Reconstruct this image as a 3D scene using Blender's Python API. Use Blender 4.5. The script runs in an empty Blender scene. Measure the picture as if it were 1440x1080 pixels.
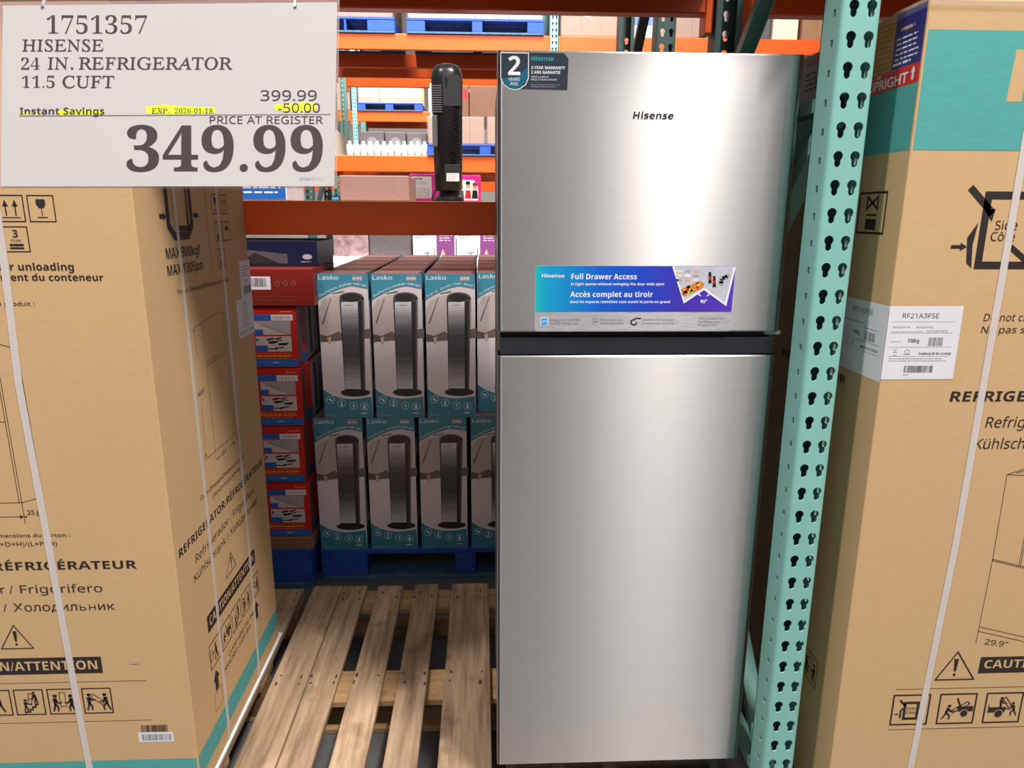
import bpy, bmesh, math, random
from mathutils import Vector, Matrix
from mathutils.geometry import tessellate_polygon
random.seed(7)
S = bpy.context.scene
COL = S.collection

# ------------------------------------------------------------------ camera
FW = Vector((0.04105, 0.97126, -0.23446)); RT = Vector((0.99915, -0.04100, 0.00509)); UP = Vector((0.00467, 0.23447, 0.97211))
cd = bpy.data.cameras.new('camera'); cam = bpy.data.objects.new('camera', cd); COL.objects.link(cam)
cd.sensor_fit = 'HORIZONTAL'; cd.sensor_width = 36.0; cd.lens = 995.0 / 1440.0 * 36.0
cd.clip_start = 0.02; cd.clip_end = 100
cam.matrix_world = Matrix(((RT.x, UP.x, -FW.x, 0), (RT.y, UP.y, -FW.y, 0), (RT.z, UP.z, -FW.z, 0), (0, 0, 0, 1)))
S.camera = cam

# ------------------------------------------------------------------ light, world, exposure
S.view_settings.view_transform = 'Standard'; S.view_settings.look = 'None'
S.view_settings.gamma = 1.0; S.view_settings.exposure = 0.0; S.view_settings.use_curve_mapping = False
w = bpy.data.worlds.new('warehouse_air'); S.world = w; w.use_nodes = True
wn = w.node_tree.nodes; bg = wn['Background']
tc = wn.new('ShaderNodeTexCoord'); sx = wn.new('ShaderNodeSeparateXYZ'); cr = wn.new('ShaderNodeValToRGB'); mr = wn.new('ShaderNodeMapRange')
mr.inputs[1].default_value = -1; mr.inputs[2].default_value = 1
w.node_tree.links.new(tc.outputs['Generated'], sx.inputs[0]); w.node_tree.links.new(sx.outputs['Z'], mr.inputs[0])
w.node_tree.links.new(mr.outputs[0], cr.inputs[0]); w.node_tree.links.new(cr.outputs[0], bg.inputs[0])
e = cr.color_ramp.elements
e[0].position = 0.42; e[0].color = (0.20, 0.18, 0.165, 1)
e[1].position = 0.70; e[1].color = (0.95, 0.91, 0.93, 1)
bg.inputs[1].default_value = 0.37

def lamp(name, loc, target, sx_, sy_, power, col=(1, 0.96, 0.92), spread=180):
    l = bpy.data.lights.new(name, 'AREA'); l.shape = 'RECTANGLE'; l.size = sx_; l.size_y = sy_; l.energy = power; l.color = col; l.spread = math.radians(spread)
    o = bpy.data.objects.new(name, l); COL.objects.link(o); o.location = loc
    d = (Vector(target) - Vector(loc)).normalized(); o.rotation_euler = d.to_track_quat('-Z', 'Y').to_euler()
    return o
lamp('aisle_or_fill_lamp', (1.75, -0.50, 5.3), (0.2, 1.2, -0.6), 0.9, 0.3, 500)
lamp('aisle_or_fill_lamp', (1.12, 0.0, 5.3), (0.2, 1.2, -0.8), 0.9, 0.3, 120)
lamp('aisle_or_fill_lamp', (-2.6, -0.45, 5.3), (0.3, 1.2, -0.8), 0.3, 0.9, 240)
lamp('aisle_or_fill_lamp', (1.0, -6.2, 5.3), (0.2, 2.0, -0.8), 6.5, 1.2, 115)  # unseen fill lamp added to brighten the heater cartons
lamp('aisle_or_fill_lamp', (-1.2, 5.1, 5.3), (-0.8, 6.9, 0.8), 0.8, 1.4, 180, spread=84)
lamp('aisle_or_fill_lamp', (1.2, 5.1, 5.3), (0.6, 6.9, 0.8), 0.8, 1.4, 125, spread=84)
lamp('aisle_or_fill_lamp', (-1.5, 10.1, 5.3), (-1.4, 11.7, 1.0), 0.8, 1.4, 260, spread=84)

# ------------------------------------------------------------------ materials
def lin(c):
    return tuple(((v / 255) / 12.92 if v / 255 <= 0.04045 else ((v / 255 + 0.055) / 1.055) ** 2.4) for v in c)
MATS = {}
def mat(name, col, rough=0.6, metal=0.0, var=0.06, scale=30.0, stretch=(1, 1, 1), bump=0.0, spec=0.5, objvar=0.0, **kw):
    if name in MATS: return MATS[name]
    m = bpy.data.materials.new(name); m.use_nodes = True; t = m.node_tree; n = t.nodes; L = t.links
    p = n['Principled BSDF']; p.inputs['Roughness'].default_value = rough; p.inputs['Metallic'].default_value = metal
    p.inputs['Specular IOR Level'].default_value = spec
    c = lin(col)
    tcn = n.new('ShaderNodeTexCoord'); mp = n.new('ShaderNodeMapping'); mp.inputs['Scale'].default_value = stretch
    no = n.new('ShaderNodeTexNoise'); no.inputs['Scale'].default_value = scale; no.inputs['Detail'].default_value = 5
    L.new(tcn.outputs['Object'], mp.inputs[0]); L.new(mp.outputs[0], no.inputs[0])
    r = n.new('ShaderNodeValToRGB'); L.new(no.outputs[0], r.inputs[0])
    r.color_ramp.elements[0].position = 0.3; r.color_ramp.elements[1].position = 0.7
    r.color_ramp.elements[0].color = tuple(v * (1 - var) for v in c) + (1,)
    r.color_ramp.elements[1].color = tuple(min(1, v * (1 + var)) for v in c) + (1,)
    out = r.outputs[0]
    if objvar:
        oi = n.new('ShaderNodeObjectInfo'); hs = n.new('ShaderNodeHueSaturation'); mm = n.new('ShaderNodeMapRange')
        mm.inputs[3].default_value = 1 - objvar; mm.inputs[4].default_value = 1 + objvar
        L.new(oi.outputs['Random'], mm.inputs[0]); L.new(mm.outputs[0], hs.inputs['Value']); L.new(out, hs.inputs['Color']); out = hs.outputs[0]
    L.new(out, p.inputs['Base Color'])
    if bump:
        b = n.new('ShaderNodeBump'); b.inputs['Strength'].default_value = bump; b.inputs['Distance'].default_value = 0.002
        L.new(no.outputs[0], b.inputs['Height']); L.new(b.outputs[0], p.inputs['Normal'])
    MATS[name] = m; return m

def wood(name, light, dark, axis=1):
    if name in MATS: return MATS[name]
    m = bpy.data.materials.new(name); m.use_nodes = True; t = m.node_tree; n = t.nodes; L = t.links; p = n['Principled BSDF']
    p.inputs['Roughness'].default_value = 0.8; p.inputs['Specular IOR Level'].default_value = 0.25
    tcn = n.new('ShaderNodeTexCoord'); mp = n.new('ShaderNodeMapping')
    sc = [38, 38, 38]; sc[axis] = 3.0; mp.inputs['Scale'].default_value = sc
    oi = n.new('ShaderNodeObjectInfo'); mu = n.new('ShaderNodeMath'); mu.operation = 'MULTIPLY'; mu.inputs[1].default_value = 40
    cb = n.new('ShaderNodeCombineXYZ'); L.new(oi.outputs['Random'], mu.inputs[0])
    for k in range(3): L.new(mu.outputs[0], cb.inputs[k])
    ad = n.new('ShaderNodeVectorMath'); L.new(tcn.outputs['Object'], mp.inputs[0]); L.new(mp.outputs[0], ad.inputs[0]); L.new(cb.outputs[0], ad.inputs[1])
    g = n.new('ShaderNodeTexNoise'); g.inputs['Scale'].default_value = 1.0; g.inputs['Detail'].default_value = 7; g.inputs['Roughness'].default_value = 0.65
    L.new(ad.outputs[0], g.inputs[0])
    r = n.new('ShaderNodeValToRGB'); L.new(g.outputs[0], r.inputs[0])
    r.color_ramp.elements[0].position = 0.32; r.color_ramp.elements[1].position = 0.62
    r.color_ramp.elements[0].color = lin(dark) + (1,); r.color_ramp.elements[1].color = lin(light) + (1,)
    # knots and grime: worn patches with their own shape
    k = n.new('ShaderNodeTexNoise'); k.inputs['Scale'].default_value = 6.0; k.inputs['Detail'].default_value = 3
    ad2 = n.new('ShaderNodeVectorMath'); L.new(tcn.outputs['Object'], ad2.inputs[0]); L.new(cb.outputs[0], ad2.inputs[1]); L.new(ad2.outputs[0], k.inputs[0])
    kr = n.new('ShaderNodeValToRGB'); kr.color_ramp.elements[0].position = 0.27; kr.color_ramp.elements[1].position = 0.42
    kr.color_ramp.elements[0].color = (0.45, 0.42, 0.40, 1); kr.color_ramp.elements[1].color = (1, 1, 1, 1); L.new(k.outputs[0], kr.inputs[0])
    mx = n.new('ShaderNodeMixRGB'); mx.blend_type = 'MULTIPLY'; mx.inputs[0].default_value = 1; L.new(r.outputs[0], mx.inputs[1]); L.new(kr.outputs[0], mx.inputs[2])
    hs = n.new('ShaderNodeHueSaturation'); mm = n.new('ShaderNodeMapRange'); mm.inputs[3].default_value = 0.86; mm.inputs[4].default_value = 1.1
    L.new(oi.outputs['Random'], mm.inputs[0]); L.new(mm.outputs[0], hs.inputs['Value']); L.new(mx.outputs[0], hs.inputs['Color'])
    L.new(hs.outputs[0], p.inputs['Base Color'])
    b = n.new('ShaderNodeBump'); b.inputs['Strength'].default_value = 0.35; b.inputs['Distance'].default_value = 0.002
    L.new(g.outputs[0], b.inputs['Height']); L.new(b.outputs[0], p.inputs['Normal'])
    MATS[name] = m; return m

def brushed(name):
    m = bpy.data.materials.new(name); m.use_nodes = True; t = m.node_tree; n = t.nodes; L = t.links; p = n['Principled BSDF']
    p.inputs['Metallic'].default_value = 1.0; p.inputs['Roughness'].default_value = 0.40
    p.inputs['Anisotropic'].default_value = 0.95
    tcn = n.new('ShaderNodeTexCoord'); mp = n.new('ShaderNodeMapping'); mp.inputs['Scale'].default_value = (6, 6, 900)
    no = n.new('ShaderNodeTexNoise'); no.inputs['Scale'].default_value = 1; no.inputs['Detail'].default_value = 4
    L.new(tcn.outputs['Object'], mp.inputs[0]); L.new(mp.outputs[0], no.inputs[0])
    r = n.new('ShaderNodeValToRGB'); L.new(no.outputs[0], r.inputs[0])
    r.color_ramp.elements[0].color = (0.48, 0.468, 0.466, 1); r.color_ramp.elements[1].color = (0.59, 0.577, 0.574, 1)
    L.new(r.outputs[0], p.inputs['Base Color'])
    cb = n.new('ShaderNodeCombineXYZ'); cb.inputs[2].default_value = 1.0
    L.new(cb.outputs[0], p.inputs['Tangent'])
    MATS[name] = m; return m

def clear(name, col, alpha=0.3, rough=0.2):
    m = bpy.data.materials.new(name); m.use_nodes = True; p = m.node_tree.nodes['Principled BSDF']
    p.inputs['Base Color'].default_value = lin(col) + (1,); p.inputs['Roughness'].default_value = rough; p.inputs['Alpha'].default_value = alpha
    n = m.node_tree.nodes; no = n.new('ShaderNodeTexNoise'); no.inputs['Scale'].default_value = 14
    b = n.new('ShaderNodeBump'); b.inputs['Strength'].default_value = 0.3; b.inputs['Distance'].default_value = 0.004
    m.node_tree.links.new(no.outputs[0], b.inputs['Height']); m.node_tree.links.new(b.outputs[0], p.inputs['Normal'])
    MATS[name] = m; return m

def ramp_print(name, stops, length):
    m = bpy.data.materials.new(name); m.use_nodes = True; t = m.node_tree; n = t.nodes; L = t.links; p = n['Principled BSDF']
    p.inputs['Roughness'].default_value = 0.3
    tcn = n.new('ShaderNodeTexCoord'); sxx = n.new('ShaderNodeSeparateXYZ'); d = n.new('ShaderNodeMath'); d.operation = 'DIVIDE'; d.inputs[1].default_value = length
    L.new(tcn.outputs['Object'], sxx.inputs[0]); L.new(sxx.outputs[0], d.inputs[0])
    r = n.new('ShaderNodeValToRGB'); L.new(d.outputs[0], r.inputs[0])
    while len(r.color_ramp.elements) < len(stops): r.color_ramp.elements.new(0.5)
    for el, (pos, c) in zip(r.color_ramp.elements, stops): el.position = pos; el.color = lin(c) + (1,)
    L.new(r.outputs[0], p.inputs['Base Color']); MATS[name] = m; return m

CARD = mat('corrugated_cardboard', (207, 171, 126), 0.75, var=0.03, scale=40, stretch=(1, 1, 3), spec=0.25)
CARDB = mat('brown_cardboard', (150, 112, 84), 0.7, var=0.08, scale=12, spec=0.3, objvar=0.12)
INK = mat('dark_carton_ink', (44, 34, 33), 0.6, var=0.05)
TEALINK = mat('teal_carton_ink', (86, 166, 163), 0.65, var=0.05, scale=24, stretch=(1, 1, 6), spec=0.3)
TEXTTEAL = mat('pale_teal_ink', (96, 170, 190), 0.6)
PAPER = mat('white_label_paper', (228, 226, 232), 0.6, var=0.02, spec=0.3)
GREYINK = mat('grey_label_ink', (120, 118, 122), 0.6)
MIDGREY = mat('soft_grey_ink', (168, 165, 168), 0.6)
BLACK = mat('black_ink', (24, 24, 26), 0.5)
SIGNP = mat('sign_paper', (192, 188, 187), 0.55, var=0.015, scale=8, spec=0.3)
SIGNINK = mat('sign_ink', (56, 48, 49), 0.6, var=0.02)
YELLOW = mat('highlighter_yellow', (222, 240, 40), 0.6, var=0.05, scale=60)
STEEL = brushed('brushed_stainless_steel')
STEELEDGE = mat('satin_steel_edge', (190, 188, 190), 0.3, 1.0, var=0.02)
CABINET = mat('grey_cabinet_paint', (112, 110, 112), 0.4, 0.3, var=0.03)
CHROME = mat('chrome_lettering', (150, 146, 152), 0.15, 1.0, var=0.02)
STRIP = mat('black_recess_plastic', (42, 43, 48), 0.35, var=0.06, scale=300, stretch=(.02, 1, 1))
BLACKP = mat('black_plastic', (22, 23, 25), 0.28, var=0.1, spec=0.5)
DARKP = mat('charcoal_plastic', (48, 49, 52), 0.4, var=0.08)
GREYP = mat('grey_plastic', (92, 94, 98), 0.35, var=0.05)
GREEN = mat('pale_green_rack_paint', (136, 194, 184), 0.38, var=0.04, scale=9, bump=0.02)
SHADEGREEN = mat('shaded_green_rack_paint', (52, 76, 74), 0.45, var=0.08, scale=9)  # same rack paint as the pale green, with shade put into its colour
ORANGE = mat('orange_beam_paint', (228, 88, 16), 0.42, var=0.06, scale=5, stretch=(1, 1, 4))
BLUEP = mat('blue_pallet_paint', (28, 76, 168), 0.6, var=0.22, scale=16, stretch=(1, 1, 5), bump=0.2)
BLUEW = mat('worn_blue_pallet_edge', (60, 96, 128), 0.7, var=0.25, scale=20)
WOODY = wood('weathered_pallet_wood', (184, 156, 126), (124, 100, 80), 1)
WOODX = wood('pallet_stringer_wood', (192, 156, 112), (150, 116, 80), 0)
CONC = mat('polished_concrete', (92, 92, 92), 0.45, var=0.1, scale=3)
STRAPM = clear('translucent_white_strap', (238, 229, 224), 0.66, 0.35)
WRAP = clear('clear_stretch_wrap', (226, 220, 226), 0.16, 0.15)
SLEEVE = clear('clear_plastic_sleeve', (226, 190, 190), 0.25, 0.1)
WHITE = mat('white_print', (240, 240, 244), 0.5, var=0.01)
RED = mat('red_box_print', (200, 34, 26), 0.42, var=0.05)
BLUE = mat('blue_box_print', (30, 100, 190), 0.42, var=0.05)
DBLUE = mat('dark_blue_box_print', (24, 52, 118), 0.4, var=0.1)
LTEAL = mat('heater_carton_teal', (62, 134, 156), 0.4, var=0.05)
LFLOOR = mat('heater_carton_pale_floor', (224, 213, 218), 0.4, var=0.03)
LWALL = mat('heater_carton_wall', (206, 196, 196), 0.4, var=0.03)
SOFA = mat('sofa_print', (186, 174, 170), 0.4, var=0.06, scale=60)
SOFAD = mat('sofa_shade_print', (110, 98, 96), 0.4, var=0.06, scale=60)
LEGP = mat('wooden_leg_print', (206, 170, 142), 0.4)
BROWNP = mat('brown_print', (120, 82, 62), 0.4)
HDARK = mat('dark_print_and_gap_shade', (46, 43, 46), 0.35)
HMID = mat('heater_mid_print', (86, 82, 84), 0.35)
HS = [mat('heater_silver_print_%s' % k, c, 0.35) for k, c in (('pale', (188, 184, 188)), ('mid', (142, 138, 142)), ('deep', (98, 95, 99)))]
HGR = [mat('heater_silver_print_shade_%s' % n_, tuple(78 + 17 * i + j for j in (3, 0, 3)), .35) for i, n_ in enumerate('abcdefgh')]
LTOP = mat('heater_carton_top', (128, 98, 100), 0.3, var=0.12, scale=14, objvar=0.2)
PINK = mat('hot_pink_box_print', (226, 40, 150), 0.45, var=0.04)
PURPLE = mat('purple_print', (126, 62, 122), 0.5)
SKIN = mat('warm_photo_print', (226, 170, 140), 0.5)
PANEL = mat('taupe_cardboard_panel', (176, 138, 128), 0.6, var=0.03)
CREAM = mat('cream_carton', (240, 226, 196), 0.6, var=0.05)
LEMON = mat('pale_yellow_carton', (248, 244, 206), 0.6, var=0.03)
DKBOX = mat('dark_grey_carton', (92, 82, 84), 0.6, var=0.1)
WALLM = mat('warehouse_wall_paint', (196, 190, 184), 0.8, var=0.03, scale=1)
TAN = mat('tan_photo_print', (196, 140, 60), 0.5, var=0.2, scale=30)
NAVY = mat('navy_sticker_print', (34, 40, 120), 0.4)
REDST = mat('red_sticker_print', (214, 40, 40), 0.4)
GREYST = mat('pale_sticker_grey', (150, 148, 152), 0.5)
VIOLET = mat('violet_print', (86, 60, 190), 0.3)
FOODG = mat('green_food_print', (150, 190, 70), 0.4); FOODO = mat('orange_food_print', (222, 130, 60), 0.4)
SKYB = mat('sky_blue_print', (60, 165, 235), 0.4)
ENVG = mat('pale_fridge_print', (196, 198, 212), 0.4, var=0.08, scale=80)
TANK = mat('wet_edge_white_plastic', (226, 228, 230), 0.3)

# ------------------------------------------------------------------ object helpers
def tag(o, label, cat, group=None, kind=None):
    if label: o['label'] = label
    if cat: o['category'] = cat
    if group: o['group'] = group
    if kind: o['kind'] = kind
    return o
def empty(name, loc, label, cat, group=None, rz=0.0):
    o = bpy.data.objects.new(name, None); COL.objects.link(o); o.location = loc; o.rotation_euler = (0, 0, rz); o.empty_display_size = 0.1
    return tag(o, label, cat, group)
def copy_tree(o, parent=None):
    c = o.copy(); COL.objects.link(c)
    if parent is not None: c.parent = parent
    for ch in list(o.children): copy_tree(ch, c)
    return c

class B:
    """collects shapes and links them as one mesh object"""
    def __init__(s): s.V = []; s.F = []; s.M = []; s.mats = []
    def mi(s, m):
        if m not in s.mats: s.mats.append(m)
        return s.mats.index(m)
    def add(s, verts, faces, m):
        k = len(s.V); s.V += [tuple(v) for v in verts]; i = s.mi(m)
        for f in faces: s.F.append([k + q for q in f]); s.M.append(i)
        return s
    def bm(s, b, m, mtx=None):
        b.verts.index_update()
        s.add([(mtx @ v.co if mtx else v.co) for v in b.verts], [[v.index for v in f.verts] for f in b.faces], m); b.free(); return s
    def box(s, x0, x1, y0, y1, z0, z1, m, bev=0.0, seg=2):
        b = bmesh.new(); bmesh.ops.create_cube(b, size=1)
        for v in b.verts: v.co = Vector(((x0 + x1) / 2 + v.co.x * (x1 - x0), (y0 + y1) / 2 + v.co.y * (y1 - y0), (z0 + z1) / 2 + v.co.z * (z1 - z0)))
        if bev: bmesh.ops.bevel(b, geom=list(b.edges), offset=bev, segments=seg, affect='EDGES', profile=0.5)
        return s.bm(b, m)
    def bar(s, p, q, wdt, thk, m, up=(0, 0, 1)):
        p = Vector(p); q = Vector(q); d = (q - p).normalized(); u = Vector(up); sd = d.cross(u).normalized(); u2 = sd.cross(d)
        vs = [a + sd * (i * wdt / 2) + u2 * (j * thk / 2) for a in (p, q) for i, j in ((-1, -1), (1, -1), (1, 1), (-1, 1))]
        return s.add(vs, [(0, 1, 2, 3), (7, 6, 5, 4), (0, 4, 5, 1), (1, 5, 6, 2), (2, 6, 7, 3), (3, 7, 4, 0)], m)
    def tube(s, pts, r, m, n=8):
        pts = [Vector(p) for p in pts]; rings = []
        for i, p in enumerate(pts):
            d = (pts[min(i + 1, len(pts) - 1)] - pts[max(i - 1, 0)]).normalized()
            a = d.orthogonal().normalized() if i == 0 else (rings[-1][1] - d * rings[-1][1].dot(d)).normalized()
            rings.append((p, a, d.cross(a)))
        vs = [p + (a * math.cos(2 * math.pi * k / n) + b * math.sin(2 * math.pi * k / n)) * r for p, a, b in rings for k in range(n)]
        fs = [(i * n + k, i * n + (k + 1) % n, (i + 1) * n + (k + 1) % n, (i + 1) * n + k) for i in range(len(pts) - 1) for k in range(n)]
        fs += [tuple(range(n))[::-1], tuple((len(pts) - 1) * n + k for k in range(n))]
        return s.add(vs, fs, m)
    def loft(s, rings, m, caps=True):
        n = len(rings[0]); vs = [v for r in rings for v in r]
        fs = [(i * n + k, i * n + (k + 1) % n, (i + 1) * n + (k + 1) % n, (i + 1) * n + k) for i in range(len(rings) - 1) for k in range(n)]
        if caps: fs += [tuple(range(n))[::-1], tuple((len(rings) - 1) * n + k for k in range(n))]
        return s.add(vs, fs, m)
    def prism(s, pts, y0, y1, m):
        """outline in x,z pushed through y"""
        n = len(pts)
        vs = [(x, y0, z) for x, z in pts] + [(x, y1, z) for x, z in pts]
        return s.add(vs, [tuple(range(n)), tuple(range(2 * n - 1, n - 1, -1))] + [(k, n + k, n + (k + 1) % n, (k + 1) % n) for k in range(n)], m)
    def decal(s, D, o, U, V, N, lift=0.0006):
        o = Vector(o); U = Vector(U); V = Vector(V); N = Vector(N)
        flip = U.cross(V).dot(N) < 0
        for vs, fs, m, lay in D.items:
            h = lift * 0.5 + lay * 0.00015
            s.add([o + U * a + V * b + N * h for a, b in vs], [f[::-1] if flip else f for f in fs], m)
        return s
    def done(s, name, parent=None, smooth=False, loc=None):
        me = bpy.data.meshes.new(name); me.from_pydata(s.V, [], s.F)
        for m in s.mats: me.materials.append(m)
        for p, i in zip(me.polygons, s.M): p.material_index = i
        if smooth: me.polygons.foreach_set('use_smooth', [True] * len(me.polygons)); me.set_sharp_from_angle(angle=math.radians(40))
        me.update()
        o = bpy.data.objects.new(name, me); COL.objects.link(o)
        if parent is not None: o.parent = parent
        if loc is not None: o.location = loc
        return o

# ------------------------------------------------------------------ lettering
STY = {'sans': (0.0, 0.0), 'bold': (0.016, 0.0), 'math': (0.0, 0.0), 'mathb': (0.0, 0.0), 'serif': (0.007, -0.22), 'serifd': (-0.0145, 0.0), 'serifb': (0.002, 0.0)}
def conv(s, sty):
    o = ''
    for ch in s:
        up = 'A' <= ch <= 'Z'; lo = 'a' <= ch <= 'z'; dg = '0' <= ch <= '9'
        if sty == 'math': o += chr(0x1D5A0 + ord(ch) - 65) if up else chr(0x1D5BA + ord(ch) - 97) if lo else chr(0x1D7E2 + int(ch)) if dg else ch
        elif sty == 'mathb': o += chr(0x1D5D4 + ord(ch) - 65) if up else chr(0x1D5EE + ord(ch) - 97) if lo else chr(0x1D7EC + int(ch)) if dg else ch
        elif sty == 'serif': o += chr(0x1D434 + ord(ch) - 65) if up else ch
        elif sty in ('serifb', 'serifd'): o += chr(0x1D400 + ord(ch) - 65) if up else chr(0x1D7CE + int(ch)) if dg else ch
        else: o += ch
    return o
TC = {}
ACC = {'É': ('E', 'acute'), 'È': ('E', 'grave'), 'é': ('e', 'acute'), 'è': ('e', 'grave'), 'ô': ('o', 'circ'), 'ü': ('u', 'dots')}
def glyphs(s, sty):
    if (s, sty) in TC: return TC[(s, sty)]
    K = 20.0; off, sh = STY[sty]; marks = []
    if sty in ('math', 'mathb') and any(ch in ACC for ch in s):
        pl = ''.join(ACC[ch][0] if ch in ACC else ch for ch in s)
        for i, ch in enumerate(s):
            if ch in ACC:
                x1 = max(v[0] for v in glyphs(pl[:i + 1], sty)[0]); gv = glyphs(ACC[ch][0], sty)[0]; x0 = min(v[0] for v in gv); wd = max(v[0] for v in gv) - x0
                marks.append((x1 - wd, wd, max(v[1] for v in gv), ACC[ch][1]))
        s0 = s; vs, fs = glyphs(pl, sty); vs = list(vs); fs = list(fs); t = .085 if sty == 'mathb' else .055
        for x, wd, top, kd in marks:
            cx = x + wd / 2; y0 = top + .07
            quads = {'acute': [((cx - .09, y0), (cx + .10, y0 + .15))], 'grave': [((cx + .09, y0), (cx - .10, y0 + .15))], 'circ': [((cx - .13, y0), (cx, y0 + .12)), ((cx, y0 + .12), (cx + .13, y0))], 'dots': [((cx - .17, y0 + .05), (cx - .07, y0 + .05)), ((cx + .07, y0 + .05), (cx + .17, y0 + .05))]}[kd]
            for (a, b), (c, d) in quads:
                l = math.hypot(c - a, d - b); nx, ny = -(d - b) / l * t, (c - a) / l * t; k = len(vs)
                vs += [(a + nx / 2, b + ny / 2), (a - nx / 2, b - ny / 2), (c - nx / 2, d - ny / 2), (c + nx / 2, d + ny / 2)]; fs.append((k, k + 1, k + 2, k + 3))
        TC[(s0, sty)] = (vs, fs); return TC[(s0, sty)]
    c = bpy.data.curves.new('t', 'FONT'); c.body = conv(s, sty); c.size = K; c.offset = off * K; c.shear = sh; c.resolution_u = 3
    o = bpy.data.objects.new('t', c); me = o.to_mesh()
    vs = [(v.co.x / K, v.co.y / K) for v in me.vertices]; fs = [tuple(p.vertices) for p in me.polygons]
    o.to_mesh_clear(); bpy.data.objects.remove(o); bpy.data.curves.remove(c)
    TC[(s, sty)] = (vs, fs); return TC[(s, sty)]
CAP = {}
class D:
    """flat printing: polygons and lettering in one face's own metres"""
    def __init__(s): s.items = []
    def poly(s, pts, m, lay=0): s.items.append((list(pts), [tuple(range(len(pts)))], m, lay)); return s
    def rect(s, x0, y0, x1, y1, m, lay=0): return s.poly([(x0, y0), (x1, y0), (x1, y1), (x0, y1)], m, lay)
    def stroke(s, pts, wd, m, lay=0, closed=False):
        pts = [Vector(p) for p in pts]; n = len(pts)
        wds = wd if isinstance(wd, (list, tuple)) else [wd] * n
        L = []; R = []
        for i, p in enumerate(pts):
            a = pts[i - 1] if (i > 0 or closed) else None; b = pts[(i + 1) % n] if (i < n - 1 or closed) else None
            d1 = (p - a).normalized() if a is not None else (b - p).normalized(); d2 = (b - p).normalized() if b is not None else d1
            t = d1 + d2; t = t.normalized() if t.length > 1e-6 else d1
            nn = Vector((-t.y, t.x)); k = max(0.45, nn.dot(Vector((-d1.y, d1.x)))); L.append(p + nn * wds[i] / 2 / k); R.append(p - nn * wds[i] / 2 / k)
        vs = [tuple(v) for v in L + R]
        fs = [(i, n + i, n + (i + 1) % n, (i + 1) % n) for i in range(n if closed else n - 1)]
        s.items.append((vs, fs, m, lay)); return s
    def frame(s, x0, y0, x1, y1, wd, m, lay=0): return s.stroke([(x0, y0), (x1, y0), (x1, y1), (x0, y1)], wd, m, lay, True)
    def ell(s, x, y, rx, ry, m, lay=0, n=20): return s.poly([(x + rx * math.cos(2 * math.pi * k / n), y + ry * math.sin(2 * math.pi * k / n)) for k in range(n)], m, lay)
    def ring(s, x, y, r, wd, m, lay=0, n=20): return s.stroke([(x + r * math.cos(2 * math.pi * k / n), y + r * math.sin(2 * math.pi * k / n)) for k in range(n)], wd, m, lay, True)
    def arrow(s, x, y, dx, dy, wd, head, m, lay=0):
        d = Vector((dx, dy)); L = d.length; d.normalize(); n = Vector((-d.y, d.x)); p = Vector((x, y)); q = p + d * (L - head)
        s.stroke([p, q], wd, m, lay); return s.poly([tuple(q + n * head * .6), tuple(q - n * head * .6), tuple(p + d * L)], m, lay)
    def text(s, t, x, y, h, m, sty='sans', w=None, al='l', lay=1, rot=0.0, shear=0.0, wmax=None):
        if not CAP.get(sty):
            cv = glyphs('H' if sty != 'serifd' else '1', sty)[0]; CAP[sty] = max(v[1] for v in cv) - min(0, min(v[1] for v in cv))
        vs, fs = glyphs(t, sty)
        if not vs: return s
        k = h / CAP[sty]; x0 = min(v[0] for v in vs); x1 = max(v[0] for v in vs)
        kx = k if w is None else w / (x1 - x0); wd = (x1 - x0) * kx
        if wmax and wd > wmax: kx *= wmax / wd; wd = wmax
        ox = x if al == 'l' else x - wd if al == 'r' else x - wd / 2
        c, sn = math.cos(rot), math.sin(rot); out = []
        for a, b in vs:
            px = ox + (a - x0) * kx + shear * b * k - x; py = b * k
            out.append((x + c * px - sn * py, y + sn * px + c * py))
        s.items.append((out, fs, m, lay)); return s
    def cyr(s, x, y, h, w, m, lay=1):
        """Холодильник fitted in width w (two letters drawn as strokes)"""
        u = w / 11.0; xh = h * 0.74; t = h * 0.11
        s.text('Холодил', x, y, h, m, 'sans', w=u * 6.9, lay=lay)
        a = x + u * 7.25
        s.stroke([(a, y), (a, y + xh)], t, m, lay); s.stroke([(a, y + t / 2), (a + u * .45, y + t / 2), (a + u * .62, y + xh * .28), (a + u * .45, y + xh * .55), (a, y + xh * .55)], t * .9, m, lay)
        a = x + u * 8.25
        s.stroke([(a, y), (a, y + xh)], t, m, lay); s.stroke([(a + u * .6, y), (a + u * .6, y + xh)], t, m, lay); s.stroke([(a, y + xh * .52), (a + u * .6, y + xh * .52)], t * .9, m, lay)
        return s.text('ик', x + u * 9.2, y, h, m, 'sans', w=u * 1.8, lay=lay)
    def bars(s, x0, y0, x1, y1, m, lay=1, seed=1, n=26):
        rr = random.Random(seed); x = x0; st = (x1 - x0) / n
        while x < x1 - st * .5:
            wv = st * rr.choice((.35, .35, .7, 1.0)); s.rect(x, y0, min(x1, x + wv), y1, m, lay); x += wv + st * rr.choice((.35, .5, .8))
        return s
    def lines(s, x0, y0, x1, n, dy, wd, m, lay=1, seed=1):
        """rows of print too small to read: short dashes"""
        rr = random.Random(seed)
        for k in range(n):
            x = x0; e_ = x1 - (x1 - x0) * rr.random() * .25
            while x < e_:
                q = min(e_, x + wd * rr.uniform(2.5, 7)); s.rect(x, y0 - k * dy, q, y0 - k * dy + wd, m, lay); x = q + wd * rr.uniform(.8, 1.6)
        return s
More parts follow.
